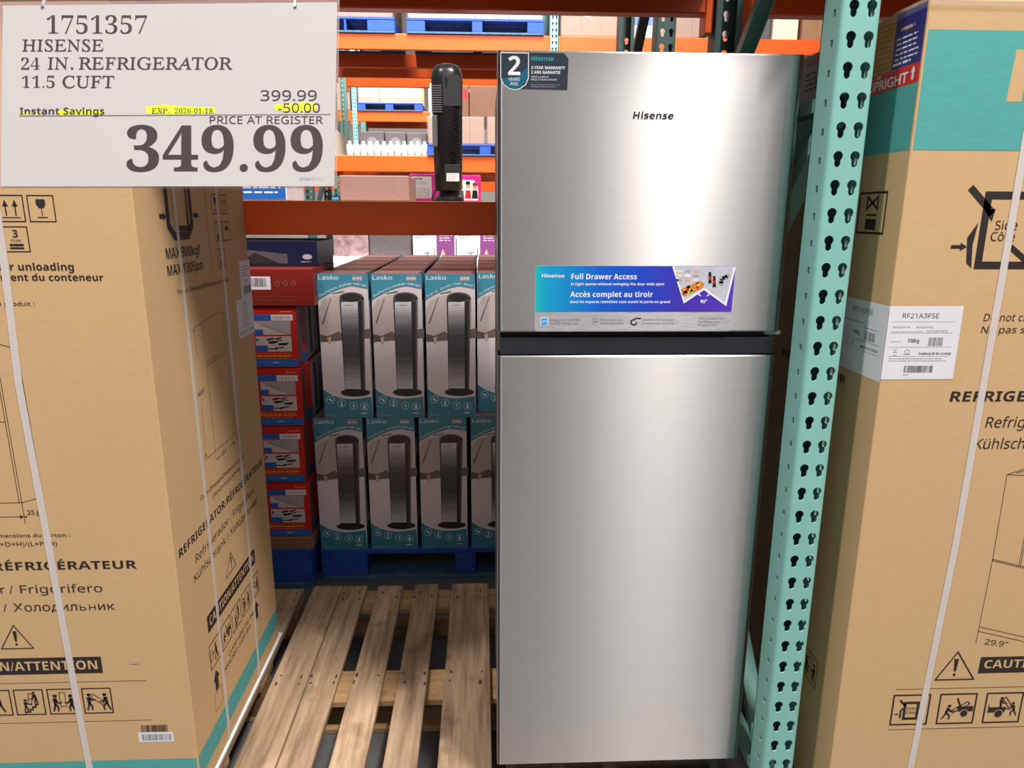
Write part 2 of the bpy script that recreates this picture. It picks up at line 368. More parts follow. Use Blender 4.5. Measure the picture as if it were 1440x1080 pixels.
    def man(s, x, y, h, m, face=1, arms=(.35, .55), stride=.22, lean=0.0, lay=1):
        """warning-pictogram worker, feet at x,y"""
        f = face; hip = (x, y + h * .46); sh = (x + f * lean * h, y + h * .78)
        s.ell(sh[0] + f * h * .03, y + h * .91, h * .095, h * .10, m, lay, 12); s.stroke([(sh[0] - h * .1, y + h * .955), (sh[0] + f * h * .02 + h * .13, y + h * .955)], h * .05, m, lay)
        s.stroke([sh, hip], [h * .22, h * .17], m, lay)
        s.stroke([hip, (x + f * stride * h, y + h * .24), (x + f * stride * h * .8, y)], [h * .12, h * .1, h * .08], m, lay)
        s.stroke([hip, (x - f * stride * h * .4, y + h * .24), (x - f * stride * h, y)], [h * .12, h * .1, h * .08], m, lay)
        return s.stroke([(sh[0], sh[1] - h * .06), (x + f * arms[0] * h * .6, y + h * arms[1]), (x + f * arms[0] * h * 1.2, y + h * (arms[1] + .04))], [h * .09, h * .08, h * .06], m, lay)
    def warn(s, x0, y0, x1, y1, xt, wd, m, lay=1):
        s.stroke([(x0, y0), (x1, y0), (xt, y1)], wd, m, lay, True); h = y1 - y0
        s.poly([(xt - h * .075, y1 - h * .25), (xt - h * .035, y1 - h * .70), (xt + h * .035, y1 - h * .70), (xt + h * .075, y1 - h * .25)], m, lay); return s.ell(xt, y1 - h * .82, h * .05, h * .05, m, lay, 10)

# ------------------------------------------------------------------ setting
FZ = -1.50
o = B().box(-9, 9, -6, 16.2, FZ - 0.1, FZ, CONC).done('floor'); o['kind'] = 'structure'
o = B().box(-9, 9, 16.0, 16.2, FZ, 7.0, WALLM).done('wall_back'); o['kind'] = 'structure'

# ------------------------------------------------------------------ pallet racks
PW = 0.072; PD = 0.072
def post_builder(m, z0, z1, holes=(None, None), closed=False):
    """roll-formed channel upright: keyhole face at y=0 facing -y, flanges running to y=PD"""
    b = B(); r = 0.008; T = 0.0028; P = 0.0508
    def tear(cx, cz):
        R, q, d = 0.0092, 0.0060, 0.0135; pts = []
        for k in range(13): a = math.radians(-50 + 280 * k / 12); pts.append((cx + R * math.cos(a), cz + R * math.sin(a)))
        for k in range(7): a = math.radians(180 + 180 * k / 6); pts.append((cx + q * math.cos(a), cz - d + q * math.sin(a)))
        return pts
    def panel(fn, w0, w1, za, zb, hl, nrm):
        outer = [(w0, za), (w1, za), (w1, zb), (w0, zb)]
        loops = [[Vector((a, c, 0)) for a, c in L] for L in [outer] + hl]
        tri = tessellate_polygon(loops); flat = [p for L in loops for p in L]
        front = [fn(p.x, p.y) for p in flat]; back = [Vector(v) - Vector(nrm) * T for v in front]
        b.add(front, tri, m); b.add(back, [t[::-1] for t in tri], m)
        k = 4
        for L in hl:
            n = len(L); vs = [front[k + i] for i in range(n)] + [back[k + i] for i in range(n)]
            b.add(vs, [(i, (i + 1) % n, n + (i + 1) % n, n + i) for i in range(n)], m); k += n
    h0, h1 = holes if holes[0] is not None else (z1, z1)
    def spans():
        if h0 < z1 and h0 > z0 + 1e-4: yield z0, h0, False
        z = h0
        while z + P <= h1 + 1e-6: yield z, z + P, True; z += P
        if z < z1 - 1e-4: yield z, z1, False
    for za, zb, hh in spans():
        zc = (za + zb) / 2
        panel(lambda a, c: Vector((a, 0, c)), r, PW - r, za, zb, [tear(.022, zc + .006), tear(.054, zc + .006)] if hh else [], (0, -1, 0))
        for side, n in ((0, -1), (PW, 1)):
            slot = [[(r + .014, zc - .007), (r + .024, zc - .007), (r + .024, zc + .006), (r + .014, zc + .006)]] if hh else []
            panel(lambda a, c, side=side: Vector((side, a, c)), r, PD, za, zb, slot, (n, 0, 0))
    for sgn in (0, 1):
        arc = [math.radians(90 * k / 4) for k in range(5)]
        pts = [((r - r * math.cos(a)) if sgn == 0 else PW - r + r * math.cos(a), r - r * math.sin(a)) for a in arc]
        vs = [(x, y, z) for z in (z0, z1) for x, y in pts]; b.add(vs, [(i, i + 1, 5 + i + 1, 5 + i) for i in range(4)], m)
        if closed and sgn == 0: b.box(.003, PW - .003, PD - .0062, PD - .0034, z0, z1, SHADEGREEN)  # back plate added in the shade colour so the keyholes read dark
        # inward lips
        x0 = 0 if sgn == 0 else PW - .016; b.box(x0, x0 + .016, PD - T, PD, z0, z1, m)
    return b
ZT = 1.55
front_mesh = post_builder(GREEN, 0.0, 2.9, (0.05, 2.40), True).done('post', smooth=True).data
dark_mesh = post_builder(SHADEGREEN, 0.0, 2.9, (1.30, 2.35)).done('post', smooth=True).data
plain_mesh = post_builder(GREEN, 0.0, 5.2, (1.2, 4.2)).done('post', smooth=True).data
for ob in list(COL.objects):
    if ob.name.startswith('post'): bpy.data.objects.remove(ob)
def part(name, me, parent, loc=(0, 0, 0), rz=0.0):
    o = bpy.data.objects.new(name, me); COL.objects.link(o); o.parent = parent; o.location = loc; o.rotation_euler = (0, 0, rz); return o
def frame(x, y0, y1, fm, rm, label, h, braces, bm_, group='pallet rack upright frames'):
    """upright frame: x is the left flank, y0 front face, y1 rear face"""
    t = empty('rack_upright_frame', (x, y0, FZ), label, 'rack frame', group)
    d = y1 - y0
    part('post', fm, t); part('post', rm, t, (PW, d, 0), math.pi)
    for yy in (PD / 2, d - PD / 2): B().box(-.02, PW + .02, yy - .06, yy + .06, 0, .008, bm_).done('foot_plate', t)
    xc = PW / 2
    for (a, za, c, zb) in braces:
        b = B(); p = Vector((xc, a, za)); q = Vector((xc, c, zb))
        b.bar(p, q, .003, .034, bm_, (1, 0, 0)) if False else None
        dv = (q - p).normalized(); nn = Vector((1, 0, 0)).cross(dv).normalized()
        b.bar(p, q, .036, .003, bm_, nn)
        for sg in (-1, 1): b.bar(p + Vector((sg * .018, 0, 0)) - nn * .012, q + Vector((sg * .018, 0, 0)) - nn * .012, .003, .026, bm_, nn)
        b.done('brace', t)
    return t
Y0, Y1 = 1.340, 2.135
ZB = [(.03, .20, .765, .20), (.05, .22, .745, .92), (.745, .98, .05, 1.68), (.03, 1.72, .765, 1.72), (.05, 2.36, .745, 1.78), (.03, 2.42, .765, 2.42)]
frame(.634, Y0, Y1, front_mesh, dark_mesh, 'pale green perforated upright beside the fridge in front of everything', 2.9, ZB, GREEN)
frame(-1.85, Y0, Y1, dark_mesh, dark_mesh, 'upright frame at the far left end of the front bay behind the left carton', 2.9, ZB, SHADEGREEN)
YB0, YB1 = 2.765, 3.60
frame(.634, YB0, YB1, dark_mesh, dark_mesh, 'shade-darkened green upright frame rising behind the top of the fridge', 2.9, [(.05, 2.62, .78, 1.95), (.05, 1.3, .78, 1.9), (.03, .2, .8, .2)], SHADEGREEN)
frame(-1.85, YB0, YB1, dark_mesh, dark_mesh, 'dark upright frame behind the red boxes at far left', 2.9, [(.05, 1.3, .78, 1.9), (.03, .2, .8, .2)], SHADEGREEN)
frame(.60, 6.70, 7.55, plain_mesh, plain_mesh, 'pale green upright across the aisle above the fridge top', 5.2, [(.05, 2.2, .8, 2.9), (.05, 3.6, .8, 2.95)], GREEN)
frame(-1.60, 6.70, 7.55, dark_mesh, dark_mesh, 'dark upright across the aisle just right of the price sign', 5.2, [(.05, 1.3, .8, 2.0)], SHADEGREEN)
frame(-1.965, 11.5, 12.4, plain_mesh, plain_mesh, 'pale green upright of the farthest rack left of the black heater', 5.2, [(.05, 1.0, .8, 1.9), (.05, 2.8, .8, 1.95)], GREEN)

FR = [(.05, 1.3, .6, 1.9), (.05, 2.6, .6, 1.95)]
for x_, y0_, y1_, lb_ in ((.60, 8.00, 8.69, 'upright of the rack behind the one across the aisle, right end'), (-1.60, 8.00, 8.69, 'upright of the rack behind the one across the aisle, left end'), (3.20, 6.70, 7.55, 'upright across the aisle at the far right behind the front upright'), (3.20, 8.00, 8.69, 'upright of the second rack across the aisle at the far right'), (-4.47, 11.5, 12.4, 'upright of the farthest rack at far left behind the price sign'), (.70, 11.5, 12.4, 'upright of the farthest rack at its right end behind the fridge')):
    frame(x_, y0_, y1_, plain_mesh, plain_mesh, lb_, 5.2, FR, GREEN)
frame(3.10, Y0, Y1, dark_mesh, dark_mesh, 'upright frame at the right end of the right carton bay', 2.9, ZB, SHADEGREEN)

def beam(x0, x1, y, ztop, h, label, dep=.045, flip=1):
    """step beam with its end connectors; y is the visible face"""
    t = empty('rack_beam', ((x0 + x1) / 2, y, ztop - h), label, 'rack beam', 'orange pallet rack beams')
    t['kind'] = 'thing'; hw = (x1 - x0) / 2 - .003
    if flip > 0: pts = [(0, .004), (.003, 0), (dep, 0), (dep, h - .025), (dep - .02, h - .025), (dep - .02, h), (.003, h), (0, h - .004)]
    else: pts = [(0, .004), (.003, 0), (dep, 0), (dep, h), (.02, h), (.02, h - .025), (.003, h - .025), (0, h - .03)]
    n = len(pts); b = B(); vs = [(-hw, a, c) for a, c in pts] + [(hw, a, c) for a, c in pts]
    b.add(vs, [tuple(range(n)), tuple(range(2 * n - 1, n - 1, -1))] + [(k, n + k, n + (k + 1) % n, (k + 1) % n) for k in range(n)], ORANGE)
    b.done('beam_bar', t)
    for sg in (-1, 1):
        c = B().box(sg * hw - .022 if sg > 0 else -hw, sg * hw if sg > 0 else -hw + .022, -.004, dep + .006, -.05, h, ORANGE, .002, 1)
        c.done('end_connector', t)
    return t
XL0, XR0 = -1.778, .634
beam(XL0, XR0, 2.085, .031, .094, 'shaded orange beam at eye level carrying the black heater')
beam(XL0, XR0, 2.085, .645, .114, 'shaded orange beam along the top edge of the photo behind the price sign')
beam(XL0, XR0, 1.345, .645, .114, 'orange front beam overhead that the price sign hangs from')
beam(.706, 3.1, 2.085, .645, .114, 'shaded orange beam at the top right behind the pale green upright')
beam(.706, 3.1, 1.345, .645, .114, 'orange front beam overhead above the right carton')
beam(XL0, XR0, 2.775, .031, .094, 'orange beam just behind the eye level beam under the heater shelf')
beam(XL0, XR0, 3.545, .031, .094, 'orange rear beam under the heater shelf')
zu, hu, zl, hl_ = 1.507, .127, .50, .14
for (y, lb) in ((6.70, 'front of the double rack'), (7.50, 'second in depth'), (8.02, 'third in depth'), (8.62, 'fourth in depth')):
    f = {6.70: 'bright', 7.50: 'shaded', 8.02: 'shaded', 8.62: 'shaded'}[y]
    beam(-1.53, .60, y, zu, hu, '%s orange upper beam across the aisle, %s' % (f, lb))
    beam(-1.53, .60, y, zl, hl_, '%s orange lower beam across the aisle, %s' % (f, lb))
    beam(.672, 3.2, y, zu, hu, 'orange upper beam across the aisle above the fridge, %s' % lb)
beam(-1.89, .7, 11.5, 1.5, .15, 'orange beam of the farthest rack below the blue pallet left of the heater')
beam(-4.4, -1.965, 11.5, 1.5, .15, 'orange beam of the farthest rack at the right edge of the price sign')
beam(-1.89, .7, 11.5, .5, .17, 'lower orange beam of the farthest rack')
beam(-4.4, -1.965, 11.5, .5, .17, 'lower orange beam of the farthest rack, near the sign')
beam(-1.89, .7, 12.35, 1.5, .15, 'rear orange beam of the farthest rack')

def deck(x0, x1, y0, y1, z, label):
    b = B(); b.box(x0, x1, y0, y1, z, z + .012, WOODX); return tag(b.done('shelf_deck'), label, 'shelf', 'shelf decks')
deck(XL0 + .01, XR0 - .01, 2.80, 3.58, .0312, 'wooden shelf deck under the black heater')
deck(XL0 + .01, XR0 - .01, 1.36, 2.12, .6455, 'wooden shelf deck overhead above the fridge bay')
deck(.715, 3.09, 1.36, 2.12, .6455, 'wooden shelf deck overhead above the right carton')

# ------------------------------------------------------------------ pallets
NAIL = mat('rusty_nail_stain', (74, 58, 48), .8, var=.3)
def wood_pallet(x0, x1, y0, y1, z1, boards, label, name='wooden_pallet'):
    t = empty(name, ((x0 + x1) / 2, (y0 + y1) / 2, FZ), label, 'pallet', 'wooden pallets'); cx, cy = (x0 + x1) / 2, (y0 + y1) / 2; H = z1 - FZ
    rr = random.Random(len(boards))
    for (a, c) in boards:
        e0 = rr.uniform(-.01, .004); q = B().box(a - cx, c - cx, y0 - cy + e0, y1 - cy - rr.uniform(0, .012), H - .021, H, WOODY, .002, 1); dd = D()
        for f in (.07, .49, .93):
            for k in range(4):
                u = a - cx + (c - a) * (.16 + .68 * (k % 2)) + rr.uniform(-.01, .01); v_ = y0 - cy + (y1 - y0) * f + (.022 if k > 1 else -.02) + rr.uniform(-.008, .008)
                dd.ell(u, v_, rr.uniform(.0022, .0055), rr.uniform(.003, .012), NAIL, 0, 9)
        q.decal(dd, (0, 0, H), (1, 0, 0), (0, 1, 0), (0, 0, 1), .0003); q.done('deck_board', t)
    d = y1 - y0
    for f0, f1 in ((0.006, .135), (.425, .555), (.875, .994)):
        ya, yb = y0 + d * f0 - cy, y0 + d * f1 - cy
        B().box(x0 - cx, x1 - cx, ya, yb, H - .042, H - .0215, WOODX, .002, 1).done('stringer_board', t)
        B().box(x0 - cx, x1 - cx, ya + .01, yb - .01, 0.0, .018, WOODX, .002, 1).done('bottom_board', t)
        for xx in (x0 + .05, (x0 + x1) / 2, x1 - .05):
            B().box(xx - cx - .045, xx - cx + .045, ya + .01, yb - .01, .0185, H - .0425, WOODX, .002, 1).done('block', t)
    return t
ZP = -1.360
PB = [(-.634, -.529), (-.526, -.437), (-.394, -.303), (-.258, -.171), (-.120, .018), (.085, .172), (.213, .300), (.342, .428), (.431, .572)]
wood_pallet(-.634, .574, 1.335, 2.43, ZP, PB, 'worn wooden pallet with open slats under the fridge')
lp = [(-1.75 + k * .158, -1.75 + k * .158 + .14) for k in range(7)]
wood_pallet(-1.75, -.662, 1.46, 2.40, -1.350, lp, 'wooden pallet under the left carton')
wood_pallet(.785, 1.75, 1.34, 2.2, -1.350, [(.785 + k * .14, .785 + k * .14 + .12) for k in range(7)], 'wooden pallet under the right carton')

def blue_pallet(x0, x1, y0, y1, z0, z1, label, solid=()):
    t = empty('blue_pallet', ((x0 + x1) / 2, (y0 + y1) / 2, z0), label, 'pallet', 'blue pallets'); cx, cy = (x0 + x1) / 2, (y0 + y1) / 2; H = z1 - z0; W = x1 - x0; Dp = y1 - y0
    n = 7; bw = Dp / n
    for k in range(n): B().box(-W / 2, W / 2, -Dp / 2 + k * bw + .004, -Dp / 2 + (k + 1) * bw - (.02 if k < n - 1 else .0), H * .84, H, BLUEP, .002, 1).done('deck_board', t)
    for xx, ww in solid:
        B().box(xx - cx, xx - cx + ww, -Dp / 2 + .006, Dp / 2 - .006, H * .14, H * .835, BLUEP, .003, 1).done('stringer', t)
    for yy in (-Dp / 2 + .004, -.05, Dp / 2 - .11): B().box(-W / 2, W / 2, yy, yy + .1, 0, H * .135, BLUEW, .002, 1).done('bottom_board', t)
    return t
blue_pallet(-.675, .50, 2.715, 4.02, FZ, -1.360, 'blue pallet under the stacked heater cartons', ((-.675, .19), (-.12, .085), (.06, .05), (.32, .18)))
blue_pallet(-1.75, -.700, 2.66, 3.7, FZ, -1.330, 'blue pallet under the red and blue boxes', ((-1.75, .2), (-1.3, .15), (-.93, .23)))

# ------------------------------------------------------------------ fridge
YF = 1.43
fx0, fx1 = .032, .615
fr = empty('refrigerator', ((fx0 + fx1) / 2, YF + .3, ZP), 'tall stainless steel fridge with a freezer door on top, standing on the wooden pallet', 'fridge')
def fl(b, name, par=None, smooth=False):
    o = b.done(name, par or fr, smooth); return o
FO = Vector(fr.location)
def fbox(b, x0, x1, y0, y1, z0, z1, m, bev=0, seg=2): return b.box(x0 - FO.x, x1 - FO.x, y0 - FO.y, y1 - FO.y, z0 - FO.z, z1 - FO.z, m, bev, seg)
fbox(B(), fx0 + .004, fx1 - .006, YF + .062, YF + .60, -1.325, .285, CABINET, .004).done('cabinet', fr)
def door(name, z0, z1, x1):
    # outline seen from above: square left edge, right edge rolled back to a finger grip
    x0 = fx0; pts = [(x0, YF + .058), (x0, YF + .006), (x0 + .004, YF + .001), (x0 + .008, YF)]
    R = .020
    pts += [(x1 - .034, YF), (x1 - .024, YF + .0006), (x1 - .012, YF + .0022), (x1 - .004, YF + .0055), (x1 - .001, YF + .010), (x1, YF + .018), (x1 - .004, YF + .058)]
    rings = []
    for z, ins in ((z0, .003), (z0 + .003, 0), (z1 - .003, 0), (z1, .003)):
        rings.append([Vector((x - FO.x, max(y, YF + ins) - FO.y, z - FO.z)) for x, y in pts])
    return B().loft([r[::-1] for r in rings], STEEL).done(name, fr, True)
ud = door('upper_door', -.236, .297, fx1 + .003)
ld = door('lower_door', -1.283, -.2855, fx1)
ud['label'] = 'short upper freezer door'; ld['label'] = 'tall lower fridge door'
# bright trim line along the left door edges
for z0, z1, p in ((-.234, .295, ud), (-1.281, -.287, ld)):
    fbox(B(), fx0 - .0022, fx0 - .0004, YF + .002, YF + .05, z0, z1, STEELEDGE).done('edge_trim', p)
fbox(fbox(B(), fx0 + .003, fx1 - .008, YF + .006, YF + .06, -.2835, -.249, STRIP, .001, 1), fx0 + .004, fx1 - .012, YF + .03, YF + .06, -.2488, -.2375, BLACKP).done('handle_recess', fr)
fbox(B(), fx1 - .022, fx1 + .012, YF + .02, YF + .06, -.2455, -.2368, TANK, .002).done('hinge_cover', fr)
b = B(); fbox(b, fx0 + .02, fx1 - .03, YF + .05, YF + .12, -1.352, -1.326, BLACKP)
b.done('toe_grille', fr)
for xx in (fx0 + .05, fx1 - .08):
    for yy in (YF + .13, YF + .52): fbox(B(), xx, xx + .04, yy, yy + .04, ZP, -1.3255, BLACKP, .003).done('foot', fr)
# raised maker's lettering
d = D(); d.text('Hisense', .290 - FO.x, .178 - FO.z, .0125, CHROME, 'mathb', w=.078, shear=.12)
b = B(); b.decal(d, (0, YF - FO.y, 0), (1, 0, 0), (0, 0, 1), (0, -1, 0), .0008)
b.done('nameplate', ud)
# warranty sticker
wx, wz = .0355, .2255
d = D()
SH = mat('dark_slate_sticker', (44, 54, 66), 0.35, var=0.04); CY = mat('cyan_sticker_print', (40, 170, 190), 0.35); BLUT = mat('deep_teal_print', (24, 96, 128), .35)
d.poly([(.035, .003), (.127, .002), (.128, .058), (.119, .067), (.0, .067), (.0, .055), (.035, .055)], SH, 0)
shield = [(0, .067), (0, .022), (.006, .010), (.017, .003), (.027, .001), (.037, .003), (.048, .010), (.0535, .022), (.0535, .067)]
d.poly(shield, WHITE, 1)
d.poly([(.0265 + (x - .0265) * .945, .034 + (y - .034) * .95) for x, y in shield], SH, 2)
d.poly([(.0025, .021), (.012, .008), (.0265, .003), (.041, .008), (.0505, .022), (.0505, .042), (.03, .024)], BLUT, 3)
d.text('2', .026, .0275, .033, WHITE, 'mathb', al='c', lay=4, w=.023)
d.text('YEARS', .0255, .0175, .0055, WHITE, 'math', al='c', lay=4); d.text('ANS', .0255, .0095, .0055, WHITE, 'math', al='c', lay=4)
d.text('Hisense', .058, .053, .008, CY, 'mathb', w=.042, lay=2)
d.text('2-YEAR WARRANTY', .058, .0385, .0052, WHITE, 'mathb', w=.064, lay=2); d.text('2 ANS GARANTIE', .058, .0305, .0052, WHITE, 'mathb', w=.055, lay=2)
d.text('PARTS & LABOUR', .058, .0235, .0028, WHITE, 'math', w=.033, lay=2); d.text("PIÈCES ET MAIN D'ŒUVRE", .058, .0187, .0028, WHITE, 'math', w=.049, lay=2)
d.lines(.058, .0105, .115, 2, .0035, .0011, GREYST, 2, 3)
B().decal(d, (0, 0, 0), (1, 0, 0), (0, 0, 1), (0, -1, 0), .0004).done('warranty_sticker', ud, loc=(wx - FO.x, YF - FO.y, wz - FO.z))
# feature sticker
GRAD = ramp_print('teal_to_violet_print', [(0.0, (24, 186, 186)), (.06, (20, 160, 205)), (.32, (20, 96, 206)), (.55, (36, 72, 196)), (.75, (70, 52, 178)), (1.0, (92, 56, 186))], .406)
d = D(); zz = -.2345; xx = .106
PS = clear('frosted_sticker_film', (206, 204, 208), .55, .3)
d.poly([(.0, .005), (.004, 0), (.402, 0), (.404, .004), (.406, .04), (.407, .130), (.404, .1335), (.004, .1335), (.001, .130)], PS, 0)
d.poly([(.0015, .040), (.405, .040), (.4065, .130), (.404, .1325), (.004, .1325), (.0015, .130)], GRAD, 1)
d.poly([(.278, .1322), (.405, .1322), (.392, .055), (.345, .086), (.306, .060)], ENVG, 2)
d.stroke([(.279, .132), (.306, .060), (.345, .087), (.392, .055), (.405, .131)], .004, WHITE, 3)
d.poly([(.3035, .071), (.3415, .088), (.346, .098), (.335, .103), (.297, .086)], FOODO, 3)
rr = random.Random(4)
for k in range(16):
    u_ = rr.random(); d.ell(.303 + u_ * .035, .074 + u_ * .018 + rr.uniform(-.001, .013), .0035, .003, rr.choice((FOODG, FOODO, REDST, YELLOW)), 4, 8)
for k in range(9): d.rect(.287 + (k % 3) * .017, .102 + (k // 3) * .009, .298 + (k % 3) * .017, .107 + (k // 3) * .009, rr.choice((WHITE, CREAM, SKIN, MIDGREY)), 3)
for q in (0, 1): d.poly([(.352 + q * .0095, .121 - q * .008), (.357 + q * .0095, .121 - q * .008), (.360 + q * .0095, .099 - q * .008), (.353 + q * .0095, .098 - q * .008)], BLACK, 4); d.rect(.353 + q * .0095, .105 - q * .008, .359 + q * .0095, .112 - q * .008, REDST, 5)
for k in range(5): d.ell(.376 + rr.uniform(0, .018), .085 + rr.uniform(0, .04), .006, .005, MIDGREY, 3, 10)
d.arrow(.340, .072, -.007, .005, .0016, .004, WHITE, 3); d.arrow(.351, .072, .007, .005, .0016, .004, WHITE, 3)
d.text('90°', .346, .0575, .0075, WHITE, 'bold', al='c', lay=3)
d.text('Hisense', .0135, .1095, .0068, WHITE, 'mathb', w=.0455, lay=2)
d.text('Full Drawer Access', .073, .1060, .0108, WHITE, 'mathb', w=.133, lay=2)
d.text('in tight spaces without swinging the door wide open', .0725, .0940, .0052, WHITE, 'mathb', w=.190, lay=2)
d.text('Accès complet au tiroir', .0715, .0703, .0108, WHITE, 'mathb', w=.169, lay=2)
d.text('dans les espaces restreints sans ouvrir la porte en grand', .0715, .0580, .0052, WHITE, 'mathb', w=.205, lay=2)
d.rect(.012, .0115, .0275, .0285, WHITE, 1); d.rect(.0132, .0127, .0263, .0273, SKYB, 2); d.stroke([(.0145, .018), (.019, .0215), (.025, .020)], .0012, WHITE, 3)
d.text('Energy Star Certified', .031, .0215, .0046, GREYINK, 'math', w=.062, lay=1); d.text('Certifié Energy Star', .031, .0142, .0046, GREYINK, 'math', w=.058, lay=1)
d.frame(.1195, .0135, .129, .0265, .0007, GREYINK, 1); d.arrow(.1243, .020, .004, 0, .001, .002, BLACK, 1); d.arrow(.1243, .020, -.004, 0, .001, .002, BLACK, 1)
d.text('Reversible door', .1345, .0215, .0046, GREYINK, 'math', w=.048, lay=1); d.text('Porte réversible', .1345, .0142, .0046, GREYINK, 'math', w=.048, lay=1)
d.stroke([(.204 + .006 * math.cos(a), .0185 + .0055 * math.sin(a)) for a in [math.radians(60 + 300 * k / 14) for k in range(15)]], .0028, BLACK, 1); d.stroke([(.206, .0265), (.2185, .0265)], .0026, BLACK, 1)
d.text('Inverter Compressor', .2205, .0215, .0046, GREYINK, 'math', w=.066, lay=1); d.text('Compresseur Inverter', .2205, .0142, .0046, GREYINK, 'math', w=.068, lay=1)
d.text('Scan to learn more', .338, .0240, .0042, GREYINK, 'math', w=.054, lay=1); d.text('Numérisez pour', .338, .0172, .0042, GREYINK, 'math', w=.045, lay=1); d.text('en savoir plus', .338, .0108, .0042, GREYINK, 'math', w=.039, lay=1)
B().decal(d, (0, 0, 0), (1, 0, 0), (0, 0, 1), (0, -1, 0), .0004).done('feature_sticker', ud, loc=(xx - FO.x, YF - FO.y, zz - FO.z))

# ------------------------------------------------------------------ left carton
def barcode_label(dd, x0, y0, x1, y1, seed, big=False):
    dd.bars(x0, y0, x1, y1, BLACK, 1, seed)
def hand_icon(dd, x0, y0, x1, y1, kind):
    """one boxed handling pictogram"""
    W = x1 - x0; H = y1 - y0; P = lambda a, c: (x0 + a * W, y0 + c * H)
    dd.frame(x0, y0, x1, y1, W * .045, INK)
    if kind == 'two':      # two men carrying an upright carton
        dd.man(*P(.22, .10), H * .68, INK, 1, (.30, .5), .13); dd.man(*P(.80, .10), H * .68, INK, -1, (.30, .5), .13); dd.frame(*P(.40, .30), *P(.60, .86), W * .025, INK)
    elif kind == 'tilt':
        dd.man(*P(.20, .12), H * .68, INK, 1, (.28, .6), .13); dd.man(*P(.82, .12), H * .68, INK, -1, (.30, .5), .18, .05)
        dd.stroke([P(.30, .62), P(.36, .78), P(.72, .50), P(.66, .34)], W * .025, INK, 1, True)
    elif kind == 'stairs':
        st = [P(.28, .06)]
        for k in range(4): st += [P(.36 + k * .11, .10 + k * .10), P(.47 + k * .11, .10 + k * .10)]
        dd.stroke(st, W * .06, INK); dd.man(*P(.34, .12), H * .5, INK, 1, (.4, .6), .12); dd.man(*P(.74, .42), H * .5, INK, -1, (.4, .4), .1, .1)
        dd.stroke([P(.44, .42), P(.56, .40), P(.64, .84), P(.50, .86)], W * .025, INK, 1, True)
    elif kind == 'push':
        dd.man(*P(.62, .12), H * .72, INK, -1, (.45, .55), .2, .08); dd.stroke([P(.06, .3), P(.26, .38), P(.22, .75), P(.04, .7)], W * .025, INK, 1, True)
    elif kind in ('cart', 'cart2'):
        if kind == 'cart':
            dd.man(*P(.22, .14), H * .5, INK, 1, (.45, .55), .25, .12)
            dd.stroke([P(.34, .44), P(.78, .74), P(.84, .66), P(.40, .36)], W * .025, INK, 1, True); dd.stroke([P(.48, .86), P(.60, .55)], W * .05, INK)
            dd.poly([P(.54, .40), P(.96, .40), P(.96, .58), P(.50, .58)], INK); dd.ell(*P(.72, .34), W * .12, H * .13, CARD, 1); dd.ell(*P(.72, .34), W * .10, H * .115, INK, 2)
        else:
            dd.man(*P(.82, .22), H * .46, INK, -1, (.45, .5), .2, .1); dd.man(*P(.42, .44), H * .42, INK, 1, (.4, .5), .05)
            dd.stroke([P(.46, .80), P(.54, .86), P(.74, .56), P(.66, .50)], W * .025, INK, 1, True)
            dd.poly([P(.08, .34), P(.56, .34), P(.60, .52), P(.10, .52)], INK); dd.stroke([P(.10, .5), P(.10, .62)], W * .03, INK); dd.ell(*P(.40, .30), W * .13, H * .135, CARD, 1); dd.ell(*P(.40, .30), W * .11, H * .12, INK, 2)
    elif kind == 'clamp':
        dd.frame(*P(.34, .20), *P(.70, .74), W * .075, INK); dd.stroke([P(.18, .84), P(.36, .62)], W * .06, INK); dd.arrow(*P(.06, .36), W * .14, 0, W * .025, W * .06, INK)
        dd.stroke([P(.24, .22), P(.24, .48), P(.30, .56)], W * .05, INK); dd.stroke([P(.80, .22), P(.80, .48), P(.75, .56)], W * .05, INK)
        dd.text('Side', *P(.52, .50), H * .1, INK, 'math', al='c'); dd.text('Côté', *P(.52, .36), H * .1, INK, 'math', al='c')
    elif kind == 'up':
        for a in (.32, .68): dd.stroke([P(a, .22), P(a, .62)], W * .05, INK); dd.poly([P(a - .11, .58), P(a + .11, .58), P(a, .84)], INK)
        dd.stroke([P(.16, .15), P(.84, .15)], W * .035, INK)
    elif kind == 'glass':
        dd.poly([P(.32, .86), P(.66, .86), P(.68, .68), P(.60, .52), P(.40, .52), P(.30, .68)], INK); dd.stroke([P(.5, .52), P(.5, .22)], W * .035, INK); dd.stroke([P(.3, .16), P(.7, .16)], W * .04, INK)
    elif kind == 'three':
        dd.text('3', *P(.5, .58), H * .30, INK, 'mathb', al='c'); dd.text('max', *P(.5, .40), H * .13, INK, 'math', al='c', w=W * .4)
        dd.rect(*P(.22, .22), *P(.78, .32), INK); dd.rect(*P(.22, .10), *P(.78, .18), INK)
    elif kind == 'rain':
        dd.poly([P(.2, .55), P(.3, .72), P(.5, .80), P(.7, .72), P(.8, .55)], INK); dd.stroke([P(.5, .55), P(.5, .2)], W * .04, INK)
    elif kind == 'bin':
        dd.rect(*P(.3, .08), *P(.7, .35), INK); dd.stroke([P(.3, .9), P(.7, .6), P(.7, .9), P(.3, .6)], W * .05, INK, 1, True); dd.stroke([P(.3, .45), P(.7, .45)], W * .04, INK)
